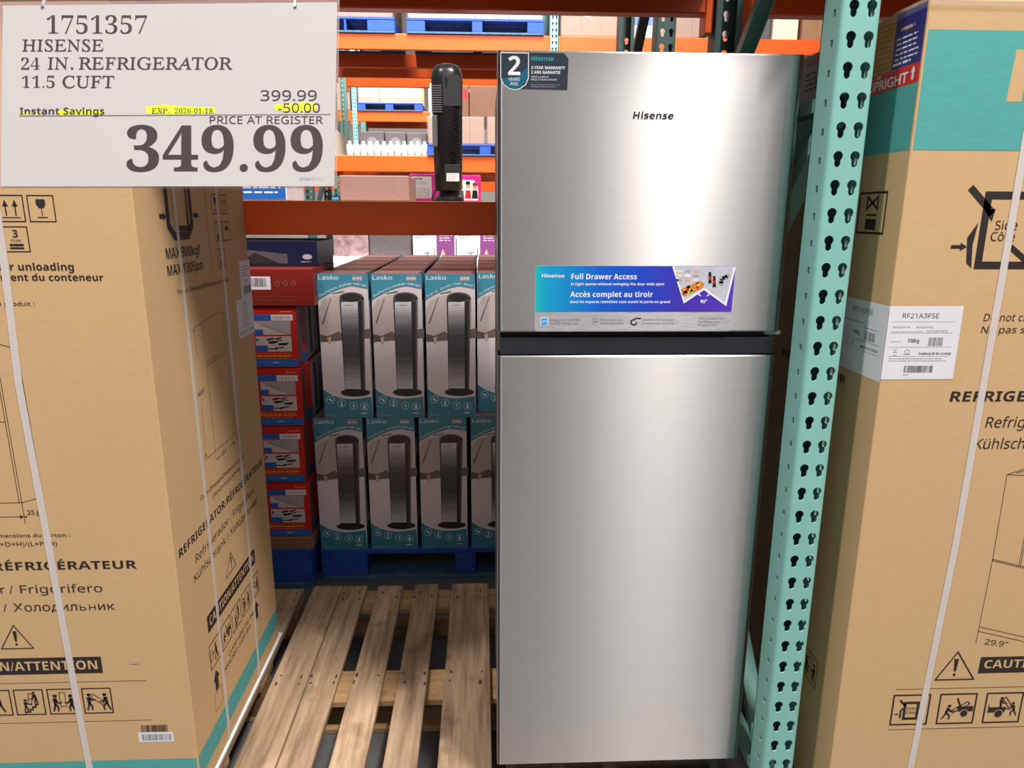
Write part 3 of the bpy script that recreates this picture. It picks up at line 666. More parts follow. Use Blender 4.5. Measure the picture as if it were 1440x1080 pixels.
def ribbon(pts, wd, axis, face, out, th=.0012):
    """strap ribbon lying on a face; pts = (coordinate along, z); axis 'x' or 'y'"""
    b = B(); n = len(pts); vs = []
    for k, (a, z) in enumerate(pts):
        for sg in (-1, 1):
            for h in (.0005, .0005 + th):
                vs.append((a + sg * wd / 2, face + out * h, z) if axis == 'x' else (face + out * h, a + sg * wd / 2, z))
    fs = []
    for k in range(n - 1):
        i = 4 * k; j = i + 4; fs += [(i + 1, i + 3, j + 3, j + 1), (i, j, j + 2, i + 2), (i, i + 1, j + 1, j), (i + 2, j + 2, j + 3, i + 3)]
    fs += [(0, 2, 3, 1), (4 * n - 4, 4 * n - 3, 4 * n - 1, 4 * n - 2)]
    return b.add(vs, fs, STRAPM)
LX0, LX1, LY0, LY1, LZ0, LZ1 = -1.31, -.669, 1.43, 2.079, -1.343, .40
lc = empty('appliance_carton', ((LX0 + LX1) / 2, (LY0 + LY1) / 2, LZ0), 'tall cardboard fridge carton on the left with a teal band near its base', 'carton', 'shipping cartons')
LO = Vector(lc.location)
b = B(); b.box(LX0, LX1, LY0, LY1, LZ0, LZ1, CARD, .0025)
d = D()   # front: coordinates are world x, z
for k, kd in enumerate(('three', 'glass', 'up', 'rain')): pass
hand_icon(d, -.925, -.020, -.875, .0285, 'up'); hand_icon(d, -.866, -.020, -.818, .0285, 'glass'); hand_icon(d, -.922, -.077, -.875, -.030, 'three')
hand_icon(d, -.983, -.020, -.935, .0285, 'rain'); hand_icon(d, -.981, -.077, -.933, -.030, 'bin')
d.text('after unloading', -.797, -.113, .0145, INK, 'mathb', w=.165, al='r'); d.text('déchargement du conteneur', -.743, -.133, .0135, INK, 'mathb', w=.292, al='r')
d.text('Dimensions du produit :', -.882, -.182, .0090, INK, 'sans', w=.165, al='r')
W1 = .0013
d.stroke([(-1.06, -.262), (-.961, -.259), (-.930, -.269), (-.9255, -.585)], W1, INK); d.stroke([(-.9262, -.585), (-.9252, -.640)], W1, INK)
d.stroke([(-.973, -.262), (-.972, -.327), (-.9705, -.645)], W1, INK); d.stroke([(-.977, -.262), (-.976, -.598)], W1, INK)
d.stroke([(-1.16, -.598), (-.971, -.597), (-.926, -.585)], W1, INK); d.stroke([(-1.16, -.262), (-1.06, -.262)], W1, INK); d.stroke([(-1.16, -.262), (-1.16, -.64)], W1, INK); d.stroke([(-1.16, -.42), (-.976, -.42)], W1, INK)
d.arrow(-1.02, -.629, .049, 0, W1, .008, INK); d.arrow(-.965, -.629, -.0055, 0, W1, .005, INK); d.arrow(-.945, -.627, .019, 0, W1, .006, INK); d.text('25.6"', -.9625, -.6245, .0105, INK, 'sans')
d.text('Dimensions du carton :', -.882, -.676, .0092, INK, 'sans', w=.165, al='r'); d.text('(W×D×H)/(L×P×H)', -.912, -.6965, .0100, INK, 'sans', w=.142, al='r')
d.text('REFRIGERATOR/', -1.066, -.7525, .0190, INK, 'mathb', w=.235, al='r'); d.text('RÉFRIGÉRATEUR', -.751, -.7525, .0190, INK, 'mathb', w=.302, al='r')
d.text('Refrigerador /', -1.020, -.8075, .0190, INK, 'math', w=.195, al='r'); d.text('Frigorifero', -.831, -.8075, .0190, INK, 'math', w=.174, al='r')
d.text('Kühlschrank /', -1.040, -.8515, .0190, INK, 'math', w=.19, al='r'); d.cyr(-1.026, -.8515, .0190, .216, INK)
d.warn(-1.067, -.9425, -.998, -.885, -1.033, .0022, INK)
d.rect(-1.215, -1.0085, -.856, -.9670, INK); d.text('CAUTION/ATTENTION', -.866, -.9985, .0225, CARD, 'mathb', w=.335, al='r', lay=2)
d.stroke([(-1.215, -1.0305), (-.763, -1.0305)], .0010, INK); d.stroke([(-1.215, -1.134), (-.762, -1.134)], .0010, INK)
for x0, kd in ((-.9085, 'tilt'), (-.985, 'two'), (-1.0585, 'stairs'), (-1.131, 'push')): hand_icon(d, x0, -1.112, x0 + .0625, -1.048, kd)
d.poly([(-.800, -.988), (-.790, -.9845), (-.775, -.984), (-.772, -.9865), (-.782, -.988)], LEGP, 0); d.stroke([(-.792, -.988), (-.776, -.9875)], .0009, BROWNP, 1)
d.bars(-.789, -1.166, -.729, -1.1475, INK, 1, 5, 30)
d.rect(LX0 + .004, -1.300, LX1 - .004, -1.240, TEALINK, 0)
b.decal(d, (0, LY0, 0), (1, 0, 0), (0, 0, 1), (0, -1, 0))
d = D()   # right flank: coordinates are world y, z
d.stroke([(1.577, .12), (1.577, -.030), (1.602, -.052), (1.676, -.052), (1.700, -.030), (1.700, .12)], .018, INK)
d.stroke([(1.606, .12), (1.606, .0), (1.618, -.022)], .006, CARD, 2); d.stroke([(1.672, .12), (1.672, .0), (1.662, -.022)], .006, CARD, 2)
d.frame(1.618, -.036, 1.680, .12, .012, INK)
d.arrow(1.536, -.010, .034, 0, .010, .016, INK); d.arrow(1.744, -.008, -.034, 0, .010, .016, INK)
d.text('MAX 900kgf', 1.548, -.0985, .0225, INK, 'mathb', w=.188); d.text('MAX 1305psi', 1.546, -.1340, .0225, INK, 'mathb', w=.198)
d.text('Product Dimensions/Dimensions du produit :', 1.586, -.1775, .0115, INK, 'sans', w=.326)
d.stroke([(1.797, .12), (1.797, -.144)], .0013, INK)
for (x0, z0, kd) in ((1.834, -.005, 'glass'), (1.894, -.005, 'up'), (1.842, -.072, 'three'), (1.900, -.072, 'rain'), (1.846, -.139, 'bin')): hand_icon(d, x0, z0, x0 + .048, z0 + .047, kd)
d.stroke([(1.653, -.262), (1.821, -.247), (1.856, -.257)], W1, INK); d.stroke([(1.704, -.256), (1.707, -.354), (1.707, -.600)], W1, INK); d.stroke([(1.852, -.257), (1.862, -.583)], W1, INK)
d.stroke([(1.707, -.354), (1.838, -.350)], W1, INK); d.stroke([(1.707, -.362), (1.838, -.358)], W1, INK); d.stroke([(1.838, -.257), (1.846, -.580)], W1, INK); d.stroke([(1.640, -.581), (1.885, -.583), (1.912, -.570)], W1, INK)
d.arrow(1.656, -.330, -.003, .068, W1, .008, INK); d.arrow(1.654, -.44, -.006, -.138, W1, .008, INK); d.text('66.8"', 1.640, -.4235, .0125, INK, 'sans')
d.arrow(1.745, -.604, -.032, 0, W1, .008, INK); d.arrow(1.800, -.602, .045, 0, W1, .008, INK); d.text('23.4"', 1.750, -.608, .0115, INK, 'sans'); d.text('25.6"', 1.862, -.600, .0115, INK, 'sans')
d.text('Carton Dimensions/Dimensions du carton :', 1.592, -.6655, .0115, INK, 'sans', w=.322); d.text('(W×D×H)/(L×P×H)', 1.665, -.6905, .0115, INK, 'sans', w=.200)
d.text('REFRIGERATOR/RÉFRIGÉRATEUR', 1.452, -.7425, .0200, INK, 'mathb', w=.602)
d.text('Refrigerador / Frigorifero', 1.531, -.7955, .0200, INK, 'math', w=.435); d.text('Kühlschrank /', 1.513, -.8355, .0200, INK, 'math', w=.225); d.cyr(1.752, -.8355, .0200, .228, INK)
d.warn(1.698, -.926, 1.773, -.874, 1.741, .0026, INK)
d.rect(1.557, -.996, 1.922, -.952, INK); d.text('CAUTION/ATTENTION', 1.570, -.9845, .0230, CARD, 'mathb', w=.338, lay=2)
for k, kd in enumerate(('push', 'cart', 'stairs', 'two', 'tilt')): hand_icon(d, 1.552 + k * .079, -1.095, 1.552 + k * .079 + .066, -1.030, kd)
d.text('CLAMP HERE ON THE', 1.665, -1.135, .0130, INK, 'sans', w=.205); d.text('IMPORTANT: CLAMP AREA', 1.625, -1.157, .0130, INK, 'sans', w=.215)
for yy in (1.566, 1.888): d.poly([(yy, -1.165), (yy + .02, -1.165), (yy + .02, -1.135), (yy + .03, -1.135), (yy + .010, -1.110), (yy - .010, -1.135), (yy, -1.135)], INK); d.frame(yy - .012, -1.215, yy + .035, -1.17, .0014, INK)
d.rect(LY0 + .004, -1.300, LY1 - .004, -1.240, TEALINK, 0)
d.lines(1.56, -1.262, 1.70, 1, .02, .007, TEXTTEAL, 1, 2); d.lines(1.76, -1.262, 1.85, 1, .02, .007, TEXTTEAL, 1, 9)
b.decal(d, (LX1, 0, 0), (0, 1, 0), (0, 0, 1), (1, 0, 0))
b.V = [tuple(Vector(v) - LO) for v in b.V]; b.done('carton_body', lc)
def sub(bb, name, par, off): bb.V = [tuple(Vector(v) - off) for v in bb.V]; return bb.done(name, par)
sub(ribbon([(-.924, LZ1), (-.926, -.07), (-.937, -.34), (-.931, -.63), (-.921, -1.15), (-.915, LZ0)], .0145, 'x', LY0, -1), 'strap', lc, LO)
sub(ribbon([(1.617, LZ1), (1.618, -.39), (1.620, -.9), (1.616, LZ0)], .012, 'y', LX1, 1), 'strap', lc, LO)
sub(ribbon([(1.866, LZ1), (1.878, -.45), (1.880, -.9), (1.872, LZ0)], .012, 'y', LX1, 1), 'strap', lc, LO)
d = D(); d.rect(1.997, -.238, 2.086, -.132, PAPER, 0); d.lines(2.012, -.15, 2.075, 4, .008, .0022, GREYINK, 1, 4); d.text('108kg', 2.03, -.192, .007, INK, 'math'); d.bars(2.018, -.225, 2.078, -.202, BLACK, 1, 3)
d.poly([(1.948, -.235), (2.086, -.234), (2.086, -.341), (1.951, -.341)], PAPER, 1); d.ell(2.02, -.248, .004, .003, BLACK, 2, 8)
for k in range(8): d.lines(1.995, -.258 - k * .008, 2.05, 1, .01, .002, GREYINK, 2, 20 + k)
for k in range(5): d.text('CE', 1.963 + k * .024, -.333, .009, BLACK, 'bold', lay=2) if k != 2 else d.text('®', 1.963 + k * .024, -.333, .009, BLACK, 'sans', lay=2)
sub(B().decal(d, (LX1, 0, 0), (0, 1, 0), (0, 0, 1), (1, 0, 0), .0006), 'shipping_label', lc, LO)
d = D(); d.poly([(-.797, -1.193), (-.718, -1.193), (-.719, -1.167), (-.798, -1.166)], PAPER, 0); d.bars(-.790, -1.189, -.724, -1.172, GREYINK, 1, 8, 30)
sub(B().decal(d, (0, LY0, 0), (1, 0, 0), (0, 0, 1), (0, -1, 0), .0006), 'barcode_sticker', lc, LO)
tag(B().box(-1.33, -.6625, 1.435, 2.10, -1.3492, -1.3436, TANK).done('slip_sheet'), 'thin white slip sheet between the left carton and its pallet', 'slip sheet')

# ------------------------------------------------------------------ right carton
RX0, RX1, RY0, RY1, RZ0, RZ1 = .717, 1.52, 1.215, 1.92, -1.343, .338
RS = 1.08   # the carton's true size against the figures below
rc = empty('appliance_carton', ((RX0 + RX1) / 2 * RS, (RY0 + RY1) / 2 * RS, -1.343), 'tall cardboard fridge carton on the right with a broad teal band near its top', 'carton', 'shipping cartons')
RO = Vector(rc.location)
def subr(bb, name):
    bb.V = [tuple(Vector((v[0] * RS, v[1] * RS, max(v[2] * RS, -1.343))) - RO) for v in bb.V]; return bb.done(name, rc)
b = B(); b.box(RX0, RX1, RY0, RY1, RZ0, RZ1, CARD, .0025)
d = D()
d.rect(RX0 + .004, .107, RX1 - .004, .292, TEALINK, 0)
d.poly([(.872, .264), (.868, .184), (.894, .184), (.897, .264)], CARD, 1)
d.poly([(.897, .238), (.96, .238), (.96, .212), (.896, .212)], CARD, 1); d.poly([(.957, .264), (.955, .184), (.98, .184), (.983, .264)], CARD, 1)
d.text('isense', 1.0, .184, .08, CARD, 'mathb', w=.42, lay=1)
d.frame(.864, -.084, .960, .034, .013, INK)
d.stroke([(.830, .047), (.876, .004)], .012, INK); d.poly([(.860, .010), (.880, .012), (.8765, -.010)], INK)
d.poly([(.853, -.011), (.8375, -.037), (.8425, -.080), (.8530, -.089), (.8490, -.050)], INK); d.poly([(.971, -.011), (.986, -.037), (.981, -.080), (.970, -.089), (.974, -.050)], INK)
d.stroke([(.917, -.052), (.955, -.080)], .010, INK)
d.arrow(.811, -.0525, .0285, 0, .006, .012, INK)
d.text('Side', .884, -.0230, .0150, INK, 'math'); d.text('Côté', .879, -.0420, .0150, INK, 'math')
d.text('Do not clamp here', .890, -.182, .0130, INK, 'math', w=.16, shear=.1); d.text('Ne pas serrer ici', .889, -.2035, .0120, INK, 'math', w=.155, shear=.1)
d.text('REFRIGERATOR/RÉFRIGÉRATEUR', .851, -.330, .0190, INK, 'mathb', w=.56, shear=.1)
d.text('Refrigerador / Frigorifero', .926, -.380, .0200, INK, 'math', w=.33, shear=.1); d.text('Kühlschrank /', .912, -.4215, .0200, INK, 'math', w=.17, shear=.1); d.cyr(1.095, -.4215, .02, .155, INK)
W2 = .0011
d.stroke([(.9845, -.473), (1.045, -.452), (1.2, -.46), (1.13, -.482), (.9845, -.473)], W2, INK); d.stroke([(1.001, -.470), (1.05, -.458)], W2, INK)
d.stroke([(.9845, -.473), (.986, -.648), (.9825, -.832)], W2, INK)
d.stroke([(.985, -.647), (1.043, -.662), (1.13, -.68)], W2, INK); d.stroke([(.985, -.650), (1.043, -.665), (1.13, -.683)], W2, INK)
d.stroke([(1.041, -.661), (1.042, -.475)], W2, INK); d.stroke([(1.0445, -.661), (1.0455, -.475)], W2, INK); d.stroke([(1.13, -.482), (1.13, -.84)], W2, INK)
d.stroke([(.983, -.794), (1.13, -.832)], W2, INK); d.stroke([(.983, -.804), (1.13, -.842)], W2, INK)
d.text('29.9"', 1.000, -.8335, .0120, INK, 'math', w=.048, rot=-.16)
d.warn(.911, -.913, .991, -.850, .949, .0028, INK)
d.poly([(.9975, -.900), (1.36, -.8995), (1.36, -.862), (.9985, -.863)], INK); d.text('CAUTION/ATTENTION', 1.008, -.8885, .0185, CARD, 'mathb', w=.315, lay=2)
d.stroke([(.833, -.9335), (1.36, -.9335)], .0010, INK); d.stroke([(.829, -1.0285), (1.36, -1.0285)], .0010, INK)
for k, kd in enumerate(('clamp', 'cart', 'cart2', 'two', 'tilt')): hand_icon(d, .8315 + k * .0975, -1.0165, .8315 + k * .0975 + .0755, -.9475, kd)
b.decal(d, (0, RY0, 0), (1, 0, 0), (0, 0, 1), (0, -1, 0))
d = D()   # left flank: world y, z
d.rect(RY0 + .004, .107, RY1 - .004, .292, TEALINK, 0)
hand_icon(d, 1.268, -.032, 1.358, .040, 'bin')
d.text('REFRIGERATOR', -1.334, -.3275, .0170, INK, 'bold', w=.26, al='r') if False else None
b.decal(d, (RX0, 0, 0), (0, 1, 0), (0, 0, 1), (-1, 0, 0))
d = D(); d.text('RÉFRIGÉRATEUR', -1.334, -.3275, .0175, INK, 'mathb', w=.30, al='r'); hand_icon(d, -1.37, -1.0, -1.31, -.935, 'two')
b.decal(d, (RX0, 0, 0), (0, -1, 0), (0, 0, 1), (-1, 0, 0))
subr(b, 'carton_body')
subr(ribbon([(.912, RZ1), (.912, .075), (.9085, -.40), (.9065, -.62), (.9000, -.80), (.893, -1.0), (.885, -1.343)], .0130, 'x', RY0, -1), 'strap')
# white shipping label folded round the corner
d = D(); d.rect(RX0, -.288, .8505, -.1555, PAPER, 0)
d.text('RF21A3FSE', .742, -.1768, .0085, INK, 'math', w=.066)
for (x0, x1, z) in ((.724, .838, -.1835), (.724, .838, -.2035), (.724, .838, -.229), (.724, .838, -.246)): d.stroke([(x0, z), (x1, z)], .0006, MIDGREY if z != -.229 else GREYINK)
d.text('REFRIGERATOR', .727, -.1945, .0030, GREYINK, 'math', w=.032); d.text('RÉFRIGÉRATEUR', .770, -.1945, .0030, GREYINK, 'math', w=.031)
d.lines(.726, -.2015, .783, 1, .01, .0012, MIDGREY, 1, 31); d.text('32.3*29.9*69.3', .789, -.2022, .0040, GREYINK, 'math', w=.038)
d.text('108kg', .757, -.2205, .0068, INK, 'mathb', w=.021); d.bars(.795, -.227, .822, -.2115, GREYINK, 1, 6, 18); d.lines(.726, -.2195, .747, 1, .01, .0012, MIDGREY, 1, 3)
d.stroke([(.733, -.2335), (.739, -.2335), (.734, -.2385), (.740, -.2385)], .0009, GREYINK); d.rect(.733, -.2445, .741, -.2435, GREYINK); d.ring(.759, -.2375, .004, .0009, GREYINK); d.lines(.752, -.2425, .768, 1, .01, .0009, GREYINK, 1, 5)
d.text('FABRIQUÉ EN CHINE', .781, -.2430, .0042, INK, 'bold', w=.059); d.lines(.727, -.2505, .838, 2, .004, .0010, GREYINK, 1, 12)
d.bars(.757, -.2755, .811, -.263, INK, 1, 15, 34); d.lines(.757, -.280, .77, 1, .01, .001, GREYINK, 1, 2)
bb = B().decal(d, (0, RY0, 0), (1, 0, 0), (0, 0, 1), (0, -1, 0), .0008)
d = D(); d.rect(-1.37, -.294, -RY0, -.1555, PAPER, 0)
d.text('RF21A3FSE', -1.338, -.179, .0095, INK, 'math', w=.072); d.lines(-1.36, -.198, -1.29, 1, .01, .0016, GREYINK, 1, 3); d.lines(-1.29, -.206, -1.24, 1, .01, .0016, GREYINK, 1, 4)
d.text('108kg', -1.325, -.221, .0070, INK, 'mathb', w=.022); d.bars(-1.285, -.228, -1.250, -.211, GREYINK, 1, 7, 16); d.text('MADE IN CHINA', -1.295, -.244, .0050, INK, 'bold', w=.060); d.stroke([(-1.36, -.231), (-1.23, -.231)], .0008, GREYINK); d.stroke([(-1.36, -.249), (-1.23, -.249)], .0006, GREYINK); d.ring(-1.345, -.240, .004, .001, GREYINK); d.ring(-1.325, -.240, .004, .001, GREYINK)
bb.decal(d, (RX0, 0, 0), (0, -1, 0), (0, 0, 1), (-1, 0, 0), .0008)
subr(bb, 'shipping_label')
# handling sticker on the flank
d = D(); Y = lambda y: -y
d.rect(-1.40, .216, -1.219, .336, NAVY, 0); d.rect(-1.40, .245, -1.305, .336, TAN, 1); d.rect(-1.40, .214, -1.219, .2455, REDST, 1)
d.text('UPRIGHT', -1.375, .2185, .0170, WHITE, 'bold', w=.125, lay=2); d.text('KEEP', -1.350, .2385, .0050, WHITE, 'bold', lay=2); d.arrow(-1.236, .220, 0, .022, .006, .010, WHITE, 2)
d.text('1-800-265-8720', -1.302, .2500, .0070, WHITE, 'bold', w=.062, lay=2) if False else d.lines(-1.300, .2510, -1.235, 1, .01, .0040, WHITE, 2, 6)
d.text('WARNING', -1.290, .3075, .0075, SKIN, 'bold', w=.045, lay=2) if False else d.lines(-1.288, .3050, -1.245, 1, .01, .0050, SKIN, 2, 8)
d.lines(-1.296, .2920, -1.228, 5, .0082, .0026, WHITE, 2, 9)
for k in range(9): d.stroke([(-1.39 + (k % 2) * .01, .255 + k * .009), (-1.31, .252 + k * .009)], .0014, BROWNP, 2)
subr(B().decal(d, (RX0, 0, 0), (0, -1, 0), (0, 0, 1), (-1, 0, 0), .0008), 'handling_sticker')
d = D(); d.rect(-1.685, .235, -1.545, .352 - .016, GREYST, 0); d.text('WARNING', -1.655, .314, .0110, REDST, 'bold', w=.11, lay=1); d.lines(-1.650, .296, -1.565, 4, .0105, .0035, INK, 1, 5)
subr(B().decal(d, (RX0, 0, 0), (0, -1, 0), (0, 0, 1), (-1, 0, 0), .0008), 'warning_sticker')
bb = B(); bb.box(RX0 - .003, RX1 + .003, RY0 - .003, RY1 + .003, .325, RZ1 + .003, WRAP, .003)
subr(bb, 'film_band')

# ------------------------------------------------------------------ heater cartons
HW, HD, HH = .190, .238, .566
def lm(x, y):   # artwork grid (about 380 wide, 1045 tall) to metres on the face
    L = 55 + 60 * (y - 15) / 1045.0
    return ((x - L) / 381.0 * HW, (1 - (y - 15) / 1045.0) * HH)
def arc_y(x): return 205 - 105 * math.sin(min(1.0, max(0, (x - 55) / 300.0)) * math.pi / 2) + max(0, x - 330) * .18
def heater_art(french):
    d = D()
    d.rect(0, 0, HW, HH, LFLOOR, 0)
    d.poly([lm(55 + 381 + 20, 470), lm(82, 500), lm(55, 15), lm(436, 15)], LWALL, 1)
    d.poly([(0, .325 * HH * 1.66), (HW, .325 * HH * 1.66), (HW, HH), (0, HH)], LWALL, 1) if False else None
    top = [lm(56, 16), lm(436, 16)] + [lm(x, arc_y(x)) for x in range(440, 60, -20)] + [lm(66, 205)]
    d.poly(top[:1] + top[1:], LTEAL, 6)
    # low skirting shadow behind the sofa
    d.poly([lm(80, 452), lm(470, 400), lm(473, 470), lm(84, 500)], SOFAD, 2)
    d.poly([lm(74, 250), lm(105, 195), lm(160, 170), lm(290, 150), lm(420, 185), lm(428, 395), lm(232, 420), lm(140, 455), lm(80, 440)], SOFA, 3)
    d.poly([lm(160, 182), lm(166, 182), lm(106, 372), lm(94, 365)], SOFAD, 4); d.poly([lm(175, 150), lm(262, 132), lm(262, 142), lm(178, 156)], SOFAD, 7)
    d.poly([lm(80, 440), lm(140, 455), lm(232, 418), lm(232, 428), lm(140, 467), lm(80, 452)], BROWNP, 4)
    d.poly([lm(133, 466), lm(165, 458), lm(162, 516), lm(150, 518)], LEGP, 4)
    d.poly([lm(76, 453), lm(133, 466), lm(144, 500), lm(84, 482)], HMID, 3)
    # printed tower heater
    d.ell(*lm(355, 870), .305 * HW, .016, HDARK, 7, 24)
    d.poly([lm(228, 185), lm(412, 175), lm(432, 845), lm(272, 852)], HDARK, 7); d.poly([lm(398, 180), lm(411, 178), lm(430, 845), lm(417, 846)], HMID, 8)
    d.ell(*lm(320, 180), .242 * HW, .0205, HMID, 8, 24); d.ell(*lm(318, 182), .205 * HW, .0165, HDARK, 9, 24)
    lo = lambda f, t: (lambda a, c: (a[0] + (c[0] - a[0]) * t, a[1] + (c[1] - a[1]) * t))(lm(240 + 34 * f, 212 + 630 * f), lm(366 + 32 * f, 208 + 636 * f))
    for k in range(30):
        v = .5 + .5 * math.cos(2 * math.pi * (k + .5) / 30); q = min(7, int(8 * (.02 + .98 * v ** 1.4)))
        d.poly([lo(k / 30, 0), lo(k / 30, 1), lo((k + 1) / 30, 1), lo((k + 1) / 30, 0)], HGR[q], 9)
    for i in range(40):
        f = .075 + i * .0228
        for j in range(8):
            a = lo(f, (j + (.5 if i % 2 else .15)) / 8.0 + .02); d.rect(a[0] - .0012, a[1] - .0018, a[0] + .0014, a[1] + .0018, HDARK, 10)
    a = lo(.035, .18); d.text('Lasko', a[0], a[1] - .004, .0072, HDARK, 'math', w=.036, lay=10)
    # teal foot with icons
    bot = [lm(104, 842), lm(130, 862), lm(180, 890), lm(240, 908), lm(310, 918), lm(390, 914), lm(478, 900)]
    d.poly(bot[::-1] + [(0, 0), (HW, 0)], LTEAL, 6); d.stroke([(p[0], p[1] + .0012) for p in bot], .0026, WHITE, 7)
    for k, (x, y) in enumerate(((162, 925), (247, 950), (340, 968), (425, 975))):
        p = lm(x, y); d.ring(p[0], p[1], .0150, .0013, WHITE, 8)
        if k == 0: d.stroke([(p[0] - .006, p[1] + .005), (p[0] + .006, p[1] - .006)], .0055, WHITE, 8)
        if k == 1: d.rect(p[0] - .002, p[1] - .010, p[0] + .0025, p[1] + .010, WHITE, 8); d.rect(p[0] - .006, p[1] - .011, p[0] + .006, p[1] - .009, WHITE, 8)
        if k == 2: d.text('3', p[0], p[1] - .006, .012, WHITE, 'mathb', al='c', lay=8)
        if k == 3: d.rect(p[0] - .004, p[1] - .010, p[0] + .004, p[1] + .004, WHITE, 8); d.stroke([(p[0] - .006, p[1] + .006), (p[0], p[1] + .009), (p[0] + .006, p[1] + .006)], .0013, WHITE, 8)
    p = lm(425, 1030); d.rect(p[0] - .011, p[1], p[0] + .011, p[1] + .0035, WHITE, 7); p = lm(130, 1046); d.rect(p[0], p[1], p[0] + .045, p[1] + .0016, MIDGREY, 7)
    d.text('Lasko', lm(70, 55)[0], lm(70, 55)[1], .0155, WHITE, 'math', w=.074, lay=8)
    p = lm(330, 58); d.rect(p[0] - .003, p[1] - .003, p[0] + .036, p[1] + .017, HS[1], 7); d.text('ELITE', p[0], p[1] + .002, .0085, WHITE, 'mathb', w=.032, lay=8)
    txt = 'Chaufferette céramique numérique' if french else 'Digital Ceramic Tower Heater'
    n = len(txt); xs0, xs1 = 82, 418
    for k, ch in enumerate(txt):
        if ch == ' ': continue
        x = xs0 + (xs1 - xs0) * k / (n - 1); a = lm(x, arc_y(x) - 14); c_ = lm(x + 4, arc_y(x + 4) - 14)
        d.text(ch, a[0], a[1], .0078, WHITE, 'math', w=None, lay=8, rot=math.atan2(c_[1] - a[1], c_[0] - a[0]))
    return d
def heater_mesh(french):
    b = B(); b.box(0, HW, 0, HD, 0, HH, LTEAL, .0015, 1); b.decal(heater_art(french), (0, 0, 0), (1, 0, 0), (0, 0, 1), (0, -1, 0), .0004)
    d = D(); d.rect(.002, .002, HW - .002, HD - .002, LTOP, 0); d.stroke([(.002, HD / 2), (HW - .002, HD / 2)], .003, BROWNP, 2); d.rect(.002, .0, HW - .002, .010, HDARK, 2); d.rect(.002, HD - .03, HW - .002, HD, HDARK, 2); d.rect(HW - .012, 0, HW, HD, HDARK, 2)  # dark borders on the top paint the shade of the gaps between cartons
    b.decal(d, (0, 0, HH), (1, 0, 0), (0, 1, 0), (0, 0, 1), .0003)
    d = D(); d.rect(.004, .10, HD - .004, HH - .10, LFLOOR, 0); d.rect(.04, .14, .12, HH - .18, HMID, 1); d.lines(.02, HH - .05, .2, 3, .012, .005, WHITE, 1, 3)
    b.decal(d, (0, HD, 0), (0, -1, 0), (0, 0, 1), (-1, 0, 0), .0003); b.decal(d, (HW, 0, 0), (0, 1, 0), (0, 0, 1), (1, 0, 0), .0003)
    return b.done('heater_carton')
hf = heater_mesh(True); he = heater_mesh(False); first = [hf, he]
def put_heater(src, x, y, z, label, group):
    c = src.copy() if src not in first else src
    if src in first: first.remove(src)
    else: COL.objects.link(c)
    c.location = (x, y, z); tag(c, label, 'heater carton', group); return c
HZ = -1.3595
ordn = ('leftmost', 'second from left', 'third from left', 'fourth, half hidden by the fridge')
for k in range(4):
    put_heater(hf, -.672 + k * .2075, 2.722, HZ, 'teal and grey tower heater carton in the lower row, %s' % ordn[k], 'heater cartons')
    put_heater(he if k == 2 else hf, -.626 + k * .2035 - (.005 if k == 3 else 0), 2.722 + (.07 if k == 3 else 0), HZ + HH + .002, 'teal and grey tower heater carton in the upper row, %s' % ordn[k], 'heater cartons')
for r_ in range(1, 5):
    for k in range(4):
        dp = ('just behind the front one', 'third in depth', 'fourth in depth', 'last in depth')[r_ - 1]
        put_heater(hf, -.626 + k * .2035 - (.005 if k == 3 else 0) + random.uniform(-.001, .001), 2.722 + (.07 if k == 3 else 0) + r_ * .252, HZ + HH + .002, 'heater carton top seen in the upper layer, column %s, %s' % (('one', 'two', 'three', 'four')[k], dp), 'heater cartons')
        put_heater(hf, -.672 + k * .2075, 2.722 + r_ * .252, HZ, 'heater carton hidden in the lower layer behind the front row', 'hidden heater cartons')

